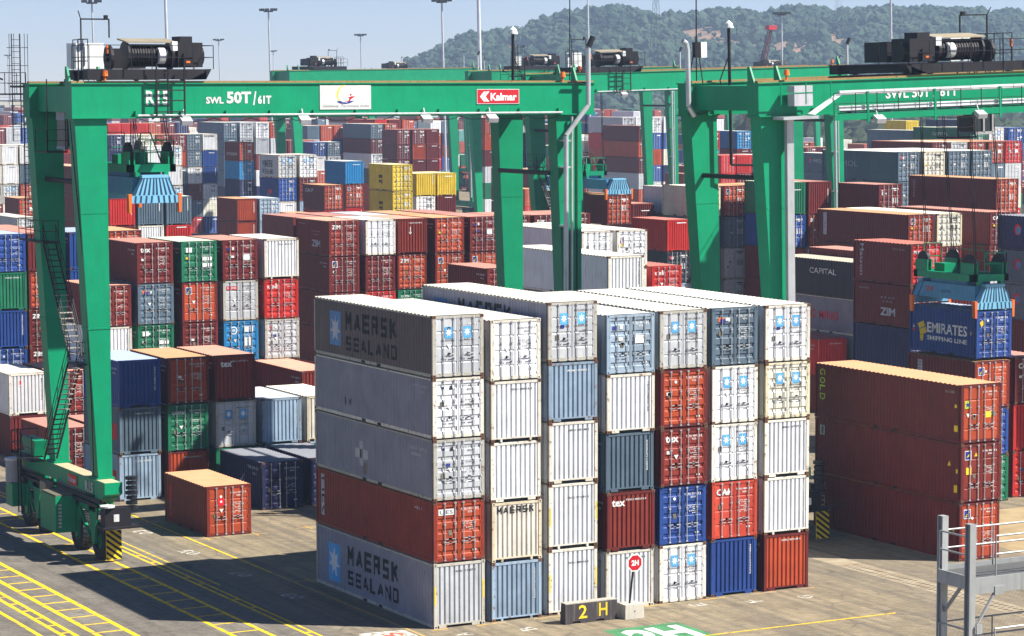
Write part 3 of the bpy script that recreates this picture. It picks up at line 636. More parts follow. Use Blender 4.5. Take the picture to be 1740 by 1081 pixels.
for y in (2.0, 4.0, 8, 10, 14.2, 16, 20.5, 22.5, 26, 28): strip('lane_rung', -5.045, y, -4.815, y, .2, yline)
strip('lane_line', 5.5, -6.66, 19.1, -6.72, .13, yline, .008)
for j in range(7):                                   # worn corner ticks in front of each slot
    strip('slot_tick', PX*j-.25, -.18, PX*j+.55, -.18, .10, oline); strip('slot_tick', PX*j+1.9, -.22, PX*j+2.6, -.22, .10, oline)
for (x, y) in ((-.2, 25.4), (2.5, 25.5), (5.7, 26.0), (5.6, 31.2), (-.2, 12.6)):
    strip('slot_tick', x-.7, y, x+.7, y, .09, oline); strip('slot_tick', x, y-.5, x, y+.5, .09, oline, .008)
def ground_text(s, x, y, w, h, rot, mat=wline, z=.004, bold=.01, name='painted_number'):
    vs_, fs, _ = text_raw(s, bold); c, sn = math.cos(rot), math.sin(rot)
    P_ = [(x+(u*w)*c-(v*h)*sn, y+(u*w)*sn+(v*h)*c) for u, v in vs_]
    return sheet(name, [[P_[i] for i in f] for f in fs], mat, z)
for s, y in (('03', 28.2), ('05', 21.6), ('07', 15.0), ('09', 8.9), ('01', 34.6)): ground_text(s, -1.9, y, 1.3, .75, R(100))
for s, x, y in (('A', .55, -1.75), ('B', 3.4, -2.1), ('D', 8.9, -.55), ('E', 12.5, -1.25), ('F', 15.1, -1.75), ('G', 17.7, -2.1)): ground_text(s, x+.45, y, .55, .75, R(97))
sheet('painted_patch', [[(-3.9, -.9), (-1.2, -.9), (-1.2, .45), (-3.2, .75)]], wline, .004)
ground_text('5', -1.6, -.45, .7, .8, R(95), paint('road_red', (.62, .12, .06), rust=0, dirt=.5), .008); ground_text('09', -3.1, -.75, 1.0, .7, R(95), MATS['road_red'], .008)
sheet('painted_patch', [[(6.05, -7.2), (9.75, -7.2), (9.75, -3.75), (6.05, -3.75)]], gline, .003)
ground_text('2H', 6.5, -6.6, 2.9, 2.4, 0, inkw, .009, .05, 'painted_lettering')
# trench drain strip with slotted covers
sheet('drain_cover_strip', [[(23.3, -14), (24.7, -14), (24.9, 14), (23.5, 14)]], simple_noise('drain_concrete', (.24, .19, .13), (.34, .285, .20), 1.2), .004)
b = MB()
yy = -13.8
while yy < 3.6:
    for cx in (23.75, 24.3): b.quad((cx-.14, yy, .009), (cx+.14, yy, .009), (cx+.14, yy+.09, .009), (cx-.14, yy+.09, .009))
    yy += .33
o = part('drain_slots', b, gasket, ground); o['kind'] = 'stuff'
sheet('sandy_apron', [[(31.9, -20), (75, -20), (75, 13), (34, 13)]], simple_noise('sand_paving', (.27, .195, .105), (.38, .29, .165), .6), .003)
# the yard road crossing in the distance
sheet('cross_road', [[(60, 296), (150, 260), (170, 300), (90, 345)]], simple_noise('asphalt_road', (.10, .10, .11), (.16, .155, .16), .08), .01)

# ------------------------------------------------------------------ hill with its wood
AZ = lambda u: YAW+math.atan((u-870)/4408.0)
RIDGE = [(640, 150), (700, 108), (740, 86), (790, 62), (830, 52), (870, 52), (900, 48), (930, 34), (960, 24), (990, 20), (1030, 13), (1060, 12), (1090, 20), (1110, 30), (1150, 27), (1200, 22), (1260, 22), (1300, 30), (1330, 16), (1400, 18), (1440, 23), (1500, 18), (1600, 19), (1700, 24), (1740, 29), (1800, 28), (1950, 26), (2100, 40)]
def ridge_v(u):
    if u <= RIDGE[0][0]: return 150
    for (a, va), (c, vc) in zip(RIDGE, RIDGE[1:]):
        if u <= c: return va+(vc-va)*(u-a)/(c-a)
    return RIDGE[-1][1]
from mathutils import noise as mn
RD = 1900.0
def hill_z(az, r):
    u = 870+4408*math.tan(az-YAW); H = 22.9+RD*(147.2-ridge_v(u))/4408- 9.5
    H = max(H, -3)
    t = (r-1150)/(RD-1150); t = max(0, min(1.25, t))
    s = t*t*(3-2*t) if t < 1 else 1-(t-1)*1.1
    x, y = cxy[0]+r*math.sin(az), cxy[1]+r*math.cos(az)
    g = mn.fractal(Vector((x/170, y/170, 3.1)), 1.0, 2.0, 4)
    return H*s + g*6*min(1, 4*s*(1-min(s, 1)*.93))*min(1, max(0, H)/30) - (2 if H < 0 else 0)
def build_hill():
    b = MB(); NA, NR = 170, 60; a0, a1 = AZ(640), AZ(2050)
    for i in range(NA+1):
        for j in range(NR+1):
            az = a0+(a1-a0)*i/NA; r = 1130+1100*j/NR; b.v.append((cxy[0]+r*math.sin(az), cxy[1]+r*math.cos(az), hill_z(az, r)-.4))
    for i in range(NA):
        for j in range(NR):
            k = i*(NR+1)+j; b.f.append((k, k+NR+1, k+NR+2, k+1)); b.m.append(0)
    o = part('hill', b, simple_noise('hill_soil', (.20, .115, .07), (.30, .19, .11), .05, lo=.3, hi=.7)); tag(o, kind='structure', label='wooded hill with bare brown patches on the horizon')
    for p in o.data.polygons: p.use_smooth = True
build_hill()
def leaf_mat(name, c1, c2, sc):
    m, t, b = nodes_of(name); L = t.links.new
    g = N(t, 'ShaderNodeNewGeometry'); n = N(t, 'ShaderNodeTexNoise'); n.inputs['Scale'].default_value = sc; n.inputs['Detail'].default_value = 5; L(g.outputs['Position'], n.inputs[0])
    n2 = N(t, 'ShaderNodeTexNoise'); n2.inputs['Scale'].default_value = .9; n2.inputs['Detail'].default_value = 4; L(g.outputs['Position'], n2.inputs[0])
    ad = N(t, 'ShaderNodeMath', operation='ADD'); L(n.outputs[0], ad.inputs[0]); L(n2.outputs[0], ad.inputs[1])
    cr = N(t, 'ShaderNodeValToRGB'); cr.color_ramp.elements[0].position = .38; cr.color_ramp.elements[1].position = .62; cr.color_ramp.elements[0].color = (*c1, 1); cr.color_ramp.elements[1].color = (*c2, 1)
    hl = N(t, 'ShaderNodeMath', operation='MULTIPLY'); hl.inputs[1].default_value = .5; L(ad.outputs[0], hl.inputs[0]); L(hl.outputs[0], cr.inputs[0]); L(cr.outputs[0], b.inputs['Base Color'])
    b.inputs['Roughness'].default_value = .8; b.inputs['Specular IOR Level'].default_value = .1
    return m
def icos(sub):
    bm = bmesh.new(); bmesh.ops.create_icosphere(bm, subdivisions=sub, radius=1); v = [tuple(x.co) for x in bm.verts]; f = [tuple(q.index for q in p.verts) for p in bm.faces]; bm.free(); return v, f
ICO1 = icos(1); ICO2 = icos(2)
def blob(b, c, r, rng, ico, sq=.8, jit=.28):
    i = len(b.v)
    for x, y, z in ico[0]:
        k = r*(1+rng.uniform(-jit, jit)); b.v.append((c[0]+x*k, c[1]+y*k, c[2]+z*k*sq))
    for f in ico[1]: b.f.append(tuple(i+q for q in f)); b.m.append(0)
def bare(u, v, x, y):
    n = mn.fractal(Vector((x/60, y/60, 9.0)), 1.0, 2.0, 4)
    for (cu, cv, su, sv, k) in ((1195, 70, 76, 18, .8), (1285, 86, 80, 14, .8), (1030, 68, 22, 16, .8), (1350, 82, 60, 8, .5), (880, 92, 42, 14, .6), (1415, 76, 30, 12, .6)):
        e = ((u-cu)/su)**2+((v-cv-(u-cu)*.16)/sv)**2
        if e < 1.1+n*1.6*k: return True
    return n > .62
def wood():
    rng = random.Random(3); b = MB(); a0, a1 = AZ(655), AZ(2000); cnt = 0
    while cnt < 15500:
        az = rng.uniform(a0, a1); r = rng.uniform(1180, 1990)
        if rng.random() > .25+.75*(r-1180)/800: continue
        z = hill_z(az, r)
        if z < .5: 
            if rng.random() < .8: continue
        u = 870+4408*math.tan(az-YAW); v = 147.2-(z-22.9)*4408/r; x, y = cxy[0]+r*math.sin(az), cxy[1]+r*math.cos(az)
        cnt += 1
        isb = bare(u, v, x, y)
        if isb and rng.random() < .80: continue
        R0 = rng.choice((2.0, 2.5, 3.1, 3.8, 5.0))*rng.uniform(.75, 1.2)*(.4 if isb else 1)
        blob(b, (x, y, z+R0*.8), R0, rng, ICO1 if R0 < 3.5 else ICO2 if R0 > 5.5 and r < 1900 and rng.random() < .3 else ICO1, .95, .30)
        for q in range(4 if R0 > 3 else 2):
            a = rng.uniform(0, 6.28); rr = R0*rng.uniform(.35, .6)
            blob(b, (x+math.cos(a)*R0*.75, y+math.sin(a)*R0*.75, z+R0*rng.uniform(.7, 1.7)), rr, rng, ICO1, .9, .35)
    me = b.mesh('wood')
    o = mk('hillside_wood', me, [leaf_mat('hill_foliage', (.012, .034, .020), (.060, .090, .052), .022)]); tag(o, 'dense broadleaf wood covering the hill', kind='stuff')
wood()
def belt():
    rng = random.Random(8); b = MB()
    for k in range(2600):
        u = rng.uniform(930, 1900); az = AZ(u); r = rng.uniform(700, 1120); x, y = cxy[0]+r*math.sin(az), cxy[1]+r*math.cos(az)
        R0 = rng.uniform(2.2, 5); z = rng.uniform(1.5, 9)
        blob(b, (x, y, z), R0, rng, ICO1, .9, .32)
    for k in range(260):
        u = rng.uniform(-60, 60); az = AZ(u); r = rng.uniform(1000, 1500); x, y = cxy[0]+r*math.sin(az), cxy[1]+r*math.cos(az)
        blob(b, (x, y, rng.uniform(1.5, 7)), rng.uniform(2.5, 5.5), rng, ICO1, .9, .32)
    o = mk('tree_belt', b.mesh('belt'), [leaf_mat('belt_foliage', (.016, .026, .014), (.05, .065, .028), .03)]); tag(o, 'dark belt of trees beyond the container yard', kind='stuff')
belt()

# ------------------------------------------------------------------ the stacks
PX = 2.794
ORD = ['first', 'second', 'third', 'fourth', 'fifth', 'sixth', 'seventh', 'eighth', 'ninth']
FOOT = {20: 6.058, 40: 12.192}
LEVW = lambda i, n: 'topmost' if i == 0 else 'lowest' if i == n-1 else ORD[i]+' from top'
DW = dict(star='with star logos', yellowstrip='with yellow post strips')
FILL = ['mD', 'oC', 'mC', 'bD', 'wC', 'sD', 'gD', 'oD', 'GC', 'mD', 'RD', 'kD', 'nC']
def label_for(tok, i, n, j, ns, phrase):
    c, kd = tok[0], tok[1]
    pos = ('' if ns == 1 else ORD[j]+' stack of ')
    lab = '%s %s container, %s, %s%s' % (CW[c], 'door-end' if kd == 'D' else 'ribbed-end', LEVW(i, n), pos, phrase)
    if len(lab.split()) > 16: lab = lab.replace(' container,', ' box,').replace(' from top', ' down').replace(' stack of the ', ' in the ')
    if len(lab.split()) > 16: print('LONG', len(lab.split()), lab)
    return lab
far_jobs = []
def stack(x, y, toks, hs, L, phrase, j, ns, lod, sides=None, sidecs=None, group='shipping containers stacked in the yard', seed=0, fill=True, stuff=False):
    """toks top first, hs bottom first"""
    n = len(hs); rng = random.Random(seed*31+j); ext = list(toks)+[rng.choice(FILL) for _ in range(n-len(toks))]
    z = 0
    for lv in range(n):
        i = n-1-lv; tok = ext[i]; hidden = i >= len(toks)
        jx, jy = rng.uniform(-.025, .025), rng.uniform(-.04, .04)
        if stuff or hidden: far_jobs.append((x+jx, y+jy, z, hs[lv], FOOT[L], tok))
        else:
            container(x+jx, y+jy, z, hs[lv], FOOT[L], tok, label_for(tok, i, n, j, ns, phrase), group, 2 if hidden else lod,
                      (sides or {}).get(i), (sidecs or {}).get(i) or ('m' if tok[0] in 'oq' and lod < 2 else None), seed=seed*97+j*13+i)  # orange-red and dark red containers get maroon sides: shade painted in
        z += hs[lv]


BL = 'the big front block'
h5 = [2.62]*5
MAIN = [
 (['gD:star', 'wD:logo', 'gD:logo', 'oD:uessign', 'gC:yellowstrip'], [2.80, 2.65, 2.64, 2.60, 2.64]),
 (['wD', 'wC', 'wC', 'vC:MAERSK', 'lC'], [2.58, 2.59, 2.60, 2.63, 2.62]),
 (['gD:star', 'lC', 'wC', 'wC:yellowstrip', 'wC:yellowstrip'], [2.90, 2.86, 2.69, 2.60, 2.61]),
 (['jD:logo2', 'wC', 'sC', 'qC:tex', 'wC'], [2.6, 2.6, 2.6, 2.6, 2.61]),
 (['gD:star', 'oD', 'qD:tex', 'bD', 'wD:star'], [2.61]*5),
 (['sD:orangeu', 'wD:star', 'wD:star', 'aD:CAI', 'bC'], [2.61]*5),
 (['wD:star', 'kD:star', 'wC', 'wC', 'oC'], [2.60, 2.63, 2.64, 2.60, 2.59])]
MS = {0: ({0: 'MAERSKSEALAND', 1: 'K', 2: 'cross', 3: 'UES', 4: 'MAERSKSEALAND2'}, {0: 'e', 1: 'h', 2: 'h', 4: 'h', 3: 'q'}), 2: ({0: 'MAERSK'}, {0: 'h'})}  # side colours darker than the ends: shade painted into the panels
for j, (tk, hs) in enumerate(MAIN):
    sd_, sc_ = MS.get(j, ({}, {}))
    stack(PX*j, [0, 0.06, .08, -.15, -.05, .1, .02][j], tk, hs, 40, BL, j, 7, 0, sd_, sc_, seed=j+1)
# row beyond it, left of the front block
p = 'the row behind the loose container'
stack(0.0, 38.75, ['bC', 'sC', 'lC'], [2.62]*3, 20, p, 0, 5, 0, {1: 'redbox', 2: 'redbox'}, seed=21)
stack(2.87, 38.75, ['oD', 'GD:CAPITAL', 'oC'], [2.62]*3, 20, p, 1, 5, 0, seed=22)
stack(5.7, 38.75, ['qC:ex', 'gD:star', 'GC'], [2.62]*3, 20, p, 2, 5, 0, seed=23)
stack(8.53, 38.75, ['lC', 'lD'], [2.62]*2, 20, p, 3, 5, 0, seed=24)
stack(11.35, 38.75, ['vC', 'lD'], [2.62]*2, 20, p, 4, 5, 0, seed=25)
container(5.75, 32.2, 0, 2.62, FOOT[20], 'nD', 'near-black blue container with wing emblem, standing in shade behind the loose container', 'shipping containers stacked in the yard', 0, 'wing', seed=401)
container(8.75, 32.5, 0, 2.62, FOOT[20], 'nD', 'second near-black blue container in shade, beside the one with the wing emblem', 'shipping containers stacked in the yard', 0, seed=402)
container(-.03, 25.75, 0, 2.60, FOOT[20], 'oD:redcard', 'single red-brown container standing alone on the open yard, tan roof', 'shipping containers stacked in the yard', 0, 'redstrip', 'q', seed=404)
stack(16.4, 50.9, ['qC', 'mC'], [2.62]*2, 40, 'the long salmon roof left of front block', 0, 1, 0, seed=31)
p = 'the row behind the crane left leg'
stack(-.1, 58.4, ['wC:I', 'mC'], [2.62]*2, 20, 'the far left edge row', 0, 2, 0, seed=32)
stack(2.75, 58.4, ['qD:T', 'mD'], [2.62]*2, 20, 'the far left edge row', 1, 2, 0, seed=33)
container(0.25, 51.2, 0, 2.62, FOOT[20], 'mD', 'maroon container on the ground left of the crane legs, violet vertical lettering', 'shipping containers stacked in the yard', 0, 'irizar', seed=405)
container(3.1, 51.2, 0, 2.62, FOOT[20], 'mC', 'maroon container with pink roof on the ground between the crane left legs', 'shipping containers stacked in the yard', 0, seed=406)
stack(5.55, 58.45, ['qD', 'wC', 'mC', 'mD'], [2.62]*4, 20, p, 0, 5, 0, seed=34)
stack(8.45, 58.6, ['mD:texo', 'sD:orangeu', 'GD:labels4', 'mD', 'oC'], h5, 20, p, 1, 5, 0, seed=35)
stack(11.45, 58.6, ['GD:labels4', 'oD:florens', 'mD'], h5, 20, p, 2, 5, 0, seed=36)
stack(14.3, 58.6, ['mD:logo2', 'gD:Kplate', 'cD:ring'], h5, 20, p, 3, 5, 0, seed=37)
stack(17.15, 58.6, ['wC', 'RD:KLINE', 'gD:Y', 'mD'], h5, 20, p, 4, 5, 0, seed=38)
# right: high-cube brown stack and what stands behind it
stack(29.15, 1.65, ['oD:gold', 'qD:fplate', 'oD:florens'], [2.86]*3, 40, 'the long brown stack right of front block', 0, 1, 0, {0: 'GOLD', 1: 'fl2', 2: 'triton'}, {0: 'm', 1: 'm', 2: 'm'}, seed=41)  # maroon sides behind orange-red ends are painted shade
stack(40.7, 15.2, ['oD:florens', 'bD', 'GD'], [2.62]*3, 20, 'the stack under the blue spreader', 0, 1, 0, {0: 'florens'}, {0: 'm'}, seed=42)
stack(44.0, 15.8, ['mD:CAI', 'RC', 'RD'], [2.62]*3, 20, 'the right edge stack', 0, 1, 0, seed=43)
stack(49.2, 32.2, ['RD:Mat', 'mD', 'nD', 'mC'], [2.63]*5, 20, 'the dark side stack left of hanging container', 0, 1, 0, {0: 'Matson', 1: 'ZIMside'}, {0: 'm'}, seed=44)
stack(52.3, 32.3, ['mC', 'mD'], [2.62]*4, 20, 'the hidden stack behind the hanging container', 0, 1, 1, seed=48)
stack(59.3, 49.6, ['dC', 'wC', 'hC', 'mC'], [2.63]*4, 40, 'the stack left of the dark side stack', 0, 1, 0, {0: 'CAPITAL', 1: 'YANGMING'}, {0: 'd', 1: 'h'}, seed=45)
stack(62.2, 49.6, ['mC', 'kC'], [2.76]*4, 40, 'the stack behind the near-black lettered side', 0, 1, 1, seed=46)
stack(56.2, 52.0, ['RC', 'mC'], [2.62]*2, 20, 'the short red pile right of front block', 0, 1, 0, seed=47)
stack(78.2, 47.5, ['nC', 'sC', 'sC', 'mC'], h5, 40, 'the dark stack at the right edge', 0, 1, 1, {0: 'MOL', 1: 'MOL', 2: 'MOL'}, seed=49)
EM = container(40.95, 15.35, 7.98, 2.62, FOOT[20], 'bD:emirates', 'blue container with yellow emblem hanging under the light blue spreader', 'shipping containers stacked in the yard', 0, 'EMIRATES', 'b', seed=51)
container(65.7, 97.2, 10.9, 2.6, FOOT[40], 'oD:DR', 'orange-red container hanging from the light blue spreader in the middle distance', 'shipping containers stacked in the yard', 1, None, 'm', seed=52)

ROWS = [
('mid',5,2.64,75.5,'29.4|20|qD:ZIM*,mD:florens,mD,mD 32.3|20|wD,mD,RD 35|20|qC:arrow,oD:ZIM,GD:CAPITAL 38|20|oD,oD:florens 41|20|mD:logo2,oD:florens 43.7|20|mD,mD 46.4|20|mD:tex,mD 49|20|mD,mD'),
('midback',5,2.64,82,'29.4|20|mC,mC 32.3|20|mC,mC 35|20|lC,mC 38|20|oC,oC 41|20|mC,oC'),
('left',5,2.6,74.4,'1|40|bD,bC,bD 3.8|40|bD,GC,bC,bD 6.4|40|mC,oD,mD:ZIM,mD:ZIM 9.4|20|bC,bC 12.2|20|oD'),
('lbk1',3,2.6,196.8,'44.5|40|gD'), ('lbk2',3,2.9,228,'54.6|20|oD:hyundai,mD'),
('lbk3',5,2.9,275.9,'62.2|20|mC,bC,wC 64.9|20|gC,wC,gC 67.5|20|wC,wC,gD:star 70.1|20|wC,sC,oD'),
('lbk4',6,2.7,327.7,'81.7|20|mD,bD 84.3|20|gD,mD 86.8|20|bD,wD'),
('lbk5',5,2.6,379.3,'111.5|20|RC,mC'), ('lbk6',5,2.9,168.4,'42.5|40|qD:CAI*,qD,oD'),
('mfl',5,2.6,126.1,'30.7|20|RC,mC 33.4|20|sC,wC 36.1|20|sC,RC'),
('mff1',5,2.9,257.5,'83.2|20|wC,nC,wC 86.1|20|wD:star,wC,gD:star,sC,gD'),
('mfb',6,2.6,285.6,'87.3|20|nD,nC 89.9|20|gD,nC 92.5|20|kD,gC,wC 95.1|20|oD,mD 97.7|20|mD,oC 100.3|20|sD,sD,wD,mC 102.9|20|wC:MAERSK,bC,bC,wD'),
('mfc',3,2.6,350,'124.2|20|gD,mC,mD 127|20|bC,wD:star,bC 130|20|sC,wC,gC'),
('mfd',6,2.7,366.7,'116.2|20|RC,RC 118.9|20|RC,oC 121.6|20|RC,mC 124.3|20|oD 127|20|mD'),
('mfd2',6,2.7,372,'131.8|40|nD'),
('mfe1',6,2.8,325,'122.5|40|sD:MAERSK,sC,sC,sC,nC 125.4|40|gD,gD 128.5|40|wD,gC 131.3|20|oD'),
('mfe2',4,2.6,515.7,'211.8|20|oD'), ('mff2',5,2.9,273.8,'104.2|20|oD:hyundai*,cD,nD,sC'),
('mff3',5,2.6,351,'139.4|20|RC,mC,mC 143.2|20|mD 145.9|20|mD 148.7|20|oD:hyundai'),
('mff4',5,2.9,201.4,'79.6|20|gD:star*,bD:PO*,wC,oC 82.4|20|wD:star,mD,lC,mC'),
('mfg1',4,2.6,174.5,'62.9|20|oC,oC,mC 65.7|20|lD,lC,mC'), ('mfg2',3,2.9,170.5,'69|20|oC,mC'),
('mfg3',4,2.9,177.5,'75|20|oD:CAMP*,RC,mC'), ('mfg4',5,2.8,187.5,'82.4|20|cC,oD:florens,RC'),
('mfg5',5,2.9,157.3,'74.1|20|yD:MSC*,yD:MSC*,yC,mC'), ('mfg6',5,2.6,170.4,'83.4|20|yC,wD,gC 86.1|20|yC,mC,mC'),
('mff5',5,2.6,332.6,'142.7|20|bD,wC 145.7|20|sD,gD'),
('mfh1',6,2.7,330.2,'153.2|40|sD:PO*,mD,wD,sD 156.1|40|oD,bD,wD,nC'),
('mfh2',6,2.6,357.3,'152.7|20|sC,gC,mD 155.4|20|oD,oD 158.1|20|oD,bC'),
('mfh3',6,2.6,306,'146.7|20|mD,mD,mD,mC 149.6|20|mD,oC,mC 152.4|20|mC,mC,mC'),
('mfi1',5,2.6,431.9,'217.8|20|kD:IRISL*,tD,bD,bC 223.4|20|tD,oD,nD 226.1|20|kC,kC'),
('mfi2',6,2.8,344,'160.6|40|RC 163.4|40|mC 166.2|40|oD'), ('mfi3',6,2.6,401,'200.7|20|wD 203.5|40|sC'),
('mfi4',4,2.7,464.1,'248.7|20|wD,oD'), ('mfi5',4,2.6,444.7,'236.1|20|lD,nC'), ('mfi6',6,2.9,312.6,'167.3|20|oD,oC,mC'),
('mfi7',3,2.6,240.1,'135.8|20|oD,RD,mD'), ('mfi8',4,2.6,247.9,'140.7|40|qD:HYUNDAI*,qC,mC'), ('mfi9',6,2.6,264,'149|20|nD:HASCO*,nC,kC'),
('rba1',5,2.9,406.1,'233|20|mD,mD,mD,bC,kC'), ('rba2',6,2.7,282.2,'180.8|40|mD,oD,mD'),
('rba3',6,2.9,303,'190|40|gD:EMI2* 192.9|20|wC 195.8|20|wD 198.6|20|wC'),
('rba4',4,2.7,324.6,'206.2|40|oD:tex*,oD,oD'), ('rbb1',3,2.6,485.8,'289|20|wC,wD'),
('rbb2',4,2.8,97.2,'71.8|20|RC,dD:MOL*,lD'), ('rbb3',4,2.9,118,'80.8|20|mC,mC'), ('rbb3b',5,2.64,116,'84.4|20|gC,mC'),
('rnr1',5,2.6,33.8,'28.4|40|wC,wC'), ('rnr2',5,2.6,57.2,'40.1|40|wD,wD 42.9|40|wD:T,wD'), ('rnr3',4,2.6,57.3,'45.8|20|RD:KLINE,gC'),
('rnr4',4,2.6,61.2,'34.9|20|mD,mC'),
('rbb4',5,2.8,98.9,'76.1|20|kD,sD,RD,kD 78.9|20|oD:florens,sD,gD:T,gD:T 81.9|20|oD:DR,wC,RC,wC'),
('rbc1',5,2.6,217,'155.2|20|RD,RD,wD 158|20|RC,mD,wC 160.8|20|wC,mC'), ('rbc2',6,2.7,229.4,'160.6|20|RD,sD,GD,kC 166.1|40|cD,mC,mD'),
('rbc3',6,2.9,268,'186.4|20|wD'), ('rbd1',5,2.9,91.8,'80.4|20|GC,bD,oC 83.1|20|mC,oD:DR,wC'),
('rbd2',5,2.7,196.9,'163.4|40|sD:MOL*,sD:MOL,mC'), ('rbd3',5,2.88,85.5,'86|20|mD:T,mD'),
('rbe',6,2.8,98,'97.5|40|sD:MOL*,sD 100.3|40|kD,sD 103.2|40|sD,sD 106|40|sD,sD'),
('rbf1',6,2.8,189.1,'169.3|40|sD:PO*,sD,mC'), ('rbf2',6,2.9,173.5,'165.5|40|GD:CAPITAL*,GD 168.6|40|wD:star,gD 171.8|40|bD,nD'),
('rbg',6,2.7,151.3,'142.3|40|mD 145.1|40|gD 147.9|40|oD:hyundai 150.7|40|oD:hyundai 153.5|40|RD:hyundai'),
('rbf3',6,2.9,235.8,'202.2|20|yC 215.3|40|nD'),
('rrt1',5,2.6,64.5,'73.3|40|oD:florens*,mD 76.1|40|kD,mD 81.3|40|mD:CAI*,mD'), ('rrt2',5,3.0,77.5,'92.3|40|oD:GENSTAR*,mD'),
]
PH = dict(mid='the brown row behind the front block', midback='the second brown row behind the front block', left='the blue row at the left edge', lbk1='the pile left of crane under red pile', lbk2='the red pile above white roof, far left',
 lbk3='the ribbed white row far left', lbk4='the topmost far left row', lbk5='the red stack between left crane legs', lbk6='the red-brown stack between left legs', mfl='the row below the empty spreader',
 mff1='the white pair right of empty spreader', mfb='the row behind the empty spreader', mfc='the low row beside the yard road', mfd='the red row under the girder, left', mfd2='the navy roof under the girder',
 mfe1='the slate row under the fourth letter', mff2='the stack with a striped blue middle', mff3='the row behind the star-logo pair', mff4='the star-logo pair in mid yard', mfg1='the low pair left of brown pile',
 mfg2='the low brown roof in mid yard', mfg3='the stack left of the azure box', mfg4='the stack under the azure box', mfg5='the yellow stack in mid yard', mfg6='the yellow-topped pair in mid yard',
 mff5='the pair left of the slate stack', mfh1='the tall slate pair above the yellow stack', mfh2='the trio behind the blue pair', mfh3='the red trio above the yellow pair', mfi2='the long red roofs under the white board',
 mfi3='the pair under the red board', mfi6='the stack left of the right legs', mfi8='the long red side behind mast', mfi9='the navy stack between right legs', rba2='the long maroon side in centre',
 rba3='the white row below the hill', rba4='the tall orange stack in centre', rbb2='the stack left of second crane leg', rbb3='the low maroon roof left of second crane', rbb3b='the grey stack behind second crane leg',
 rnr1='the white stack behind the front block', rnr2='the white pair right of right legs', rnr3='the red stack right of white stack', rnr4='the red stack behind the right leg', rbb4='the four-high row between second crane legs',
 rbc1='the red and white row between second legs', rbc2='the row with the azure doors', rbc3='the white box near horizon', rbd1='the green and maroon pair behind second leg', rbd2='the slate stack between the far legs',
 rbd3='the small red stack behind the long roof', rbe='the slate row under the hoist ropes', rbf1='the slate stack under the walkway', rbf2='the dark green row upper right', rbg='the red row upper right',
 rbf3='the farthest row upper right', rrt1='the long roofs right of the ropes', rrt2='the long maroon side under the ropes')
cxy = (-48.556, -96.857)
for ri, (rn, n, h, Y, txt) in enumerate(ROWS):
    ent = [e.split('|') for e in txt.split(' ')]
    for j, (X, L, tk) in enumerate(ent):
        X = float(X); L = int(L); dx, dy = X-cxy[0], Y-cxy[1]; d = math.hypot(dx, dy)
        wpx = 2.438*4408*math.cos(math.atan2(dx, dy))/d
        lod = 0 if wpx > 46 else 1 if wpx > 24 else 2
        stuff = rn in ('lbk5', 'mfe2', 'mfi1', 'mfi4', 'mfi5', 'mfi7', 'rba1', 'rbb1', 'lbk4', 'mfd', 'mfd2', 'mfh2', 'mfi3', 'rbc3', 'rbf3', 'mff3', 'mfi2', 'midback', 'rbc1')
        toks = tk.split(',')
        # neutral labels: the word before the row phrase says which stack
        stack(X, Y+random.uniform(-.15, .15), toks, [h]*n, L, PH.get(rn, 'far row'), j, len(ent), lod, seed=100+ri*10+j, stuff=stuff)

# far rows and hidden lower tiers: one mass, each box still real geometry
def far_mass():
    rng = random.Random(5)
    for (x0, x1, y0, y1, lo, hi) in ((60, 400, 560, 900, 3, 6), (-20, 150, 440, 760, 3, 5), (150, 330, 470, 560, 2, 5), (215, 330, 300, 440, 1, 4), (180, 300, 205, 290, 0, 3)):
        y = y0
        while y < y1:
            x = x0
            while x < x1:
                blk = int((x+1000)/29.6)
                if (x+1000) % 29.6 < 20:
                    nn = max(0, min(hi, rng.randint(lo, hi)))
                    if rng.random() < .8:
                        for k in range(nn): far_jobs.append((x, y, k*2.6, 2.6, 6.06 if rng.random() < .5 else 12.19, rng.choice(FILL)))
                x += 2.9
            y += 26 if y > 500 else 20
far_mass()
order = 'mRobnwgslGtyckdehvqja'
def build_far():
    b = MB(); mats = []
    for c in order: mats += [body(c), roof_m(c)]
    mats += [steel, inkw]; ns = len(mats)
    for (x, y, z, h, L, tok) in far_jobs:
        i = order.index(tok[0])*2; w = CWD; h -= .03
        b.quad((x, y, z), (x, y, z+h), (x, y+L, z+h), (x, y+L, z), i); b.quad((x+w, y, z), (x+w, y+L, z), (x+w, y+L, z+h), (x+w, y, z+h), i)
        b.quad((x, y, z), (x+w, y, z), (x+w, y, z+h), (x, y, z+h), i); b.quad((x, y+L, z), (x, y+L, z+h), (x+w, y+L, z+h), (x+w, y+L, z), i); b.quad((x, y, z+h), (x+w, y, z+h), (x+w, y+L, z+h), (x, y+L, z+h), i+1)
        if tok[1] == 'D':
            for xx in (.46, .96, 1.46, 1.96): b.box(x+xx, y-.03, z+.1, x+xx+.06, y-.004, z+h-.1, ns-2)
            for zz in (.5, 1.1, 1.7): b.box(x+.2, y-.02, z+zz, x+2.2, y-.004, z+zz+.07, i)
            b.quad((x+1.5, y-.035, z+h-.5), (x+2.2, y-.035, z+h-.5), (x+2.2, y-.035, z+h-.35), (x+1.5, y-.035, z+h-.35), ns-1)
        else:
            for k in range(7): b.box(x+.28+k*.28, y-.05, z+.18, x+.42+k*.28, y-.004, z+h-.12, i)
    o = part('distant_containers', b, mats); tag(o, 'mass of containers in the farthest rows and lower tiers', None, None, 'stuff')
build_far()

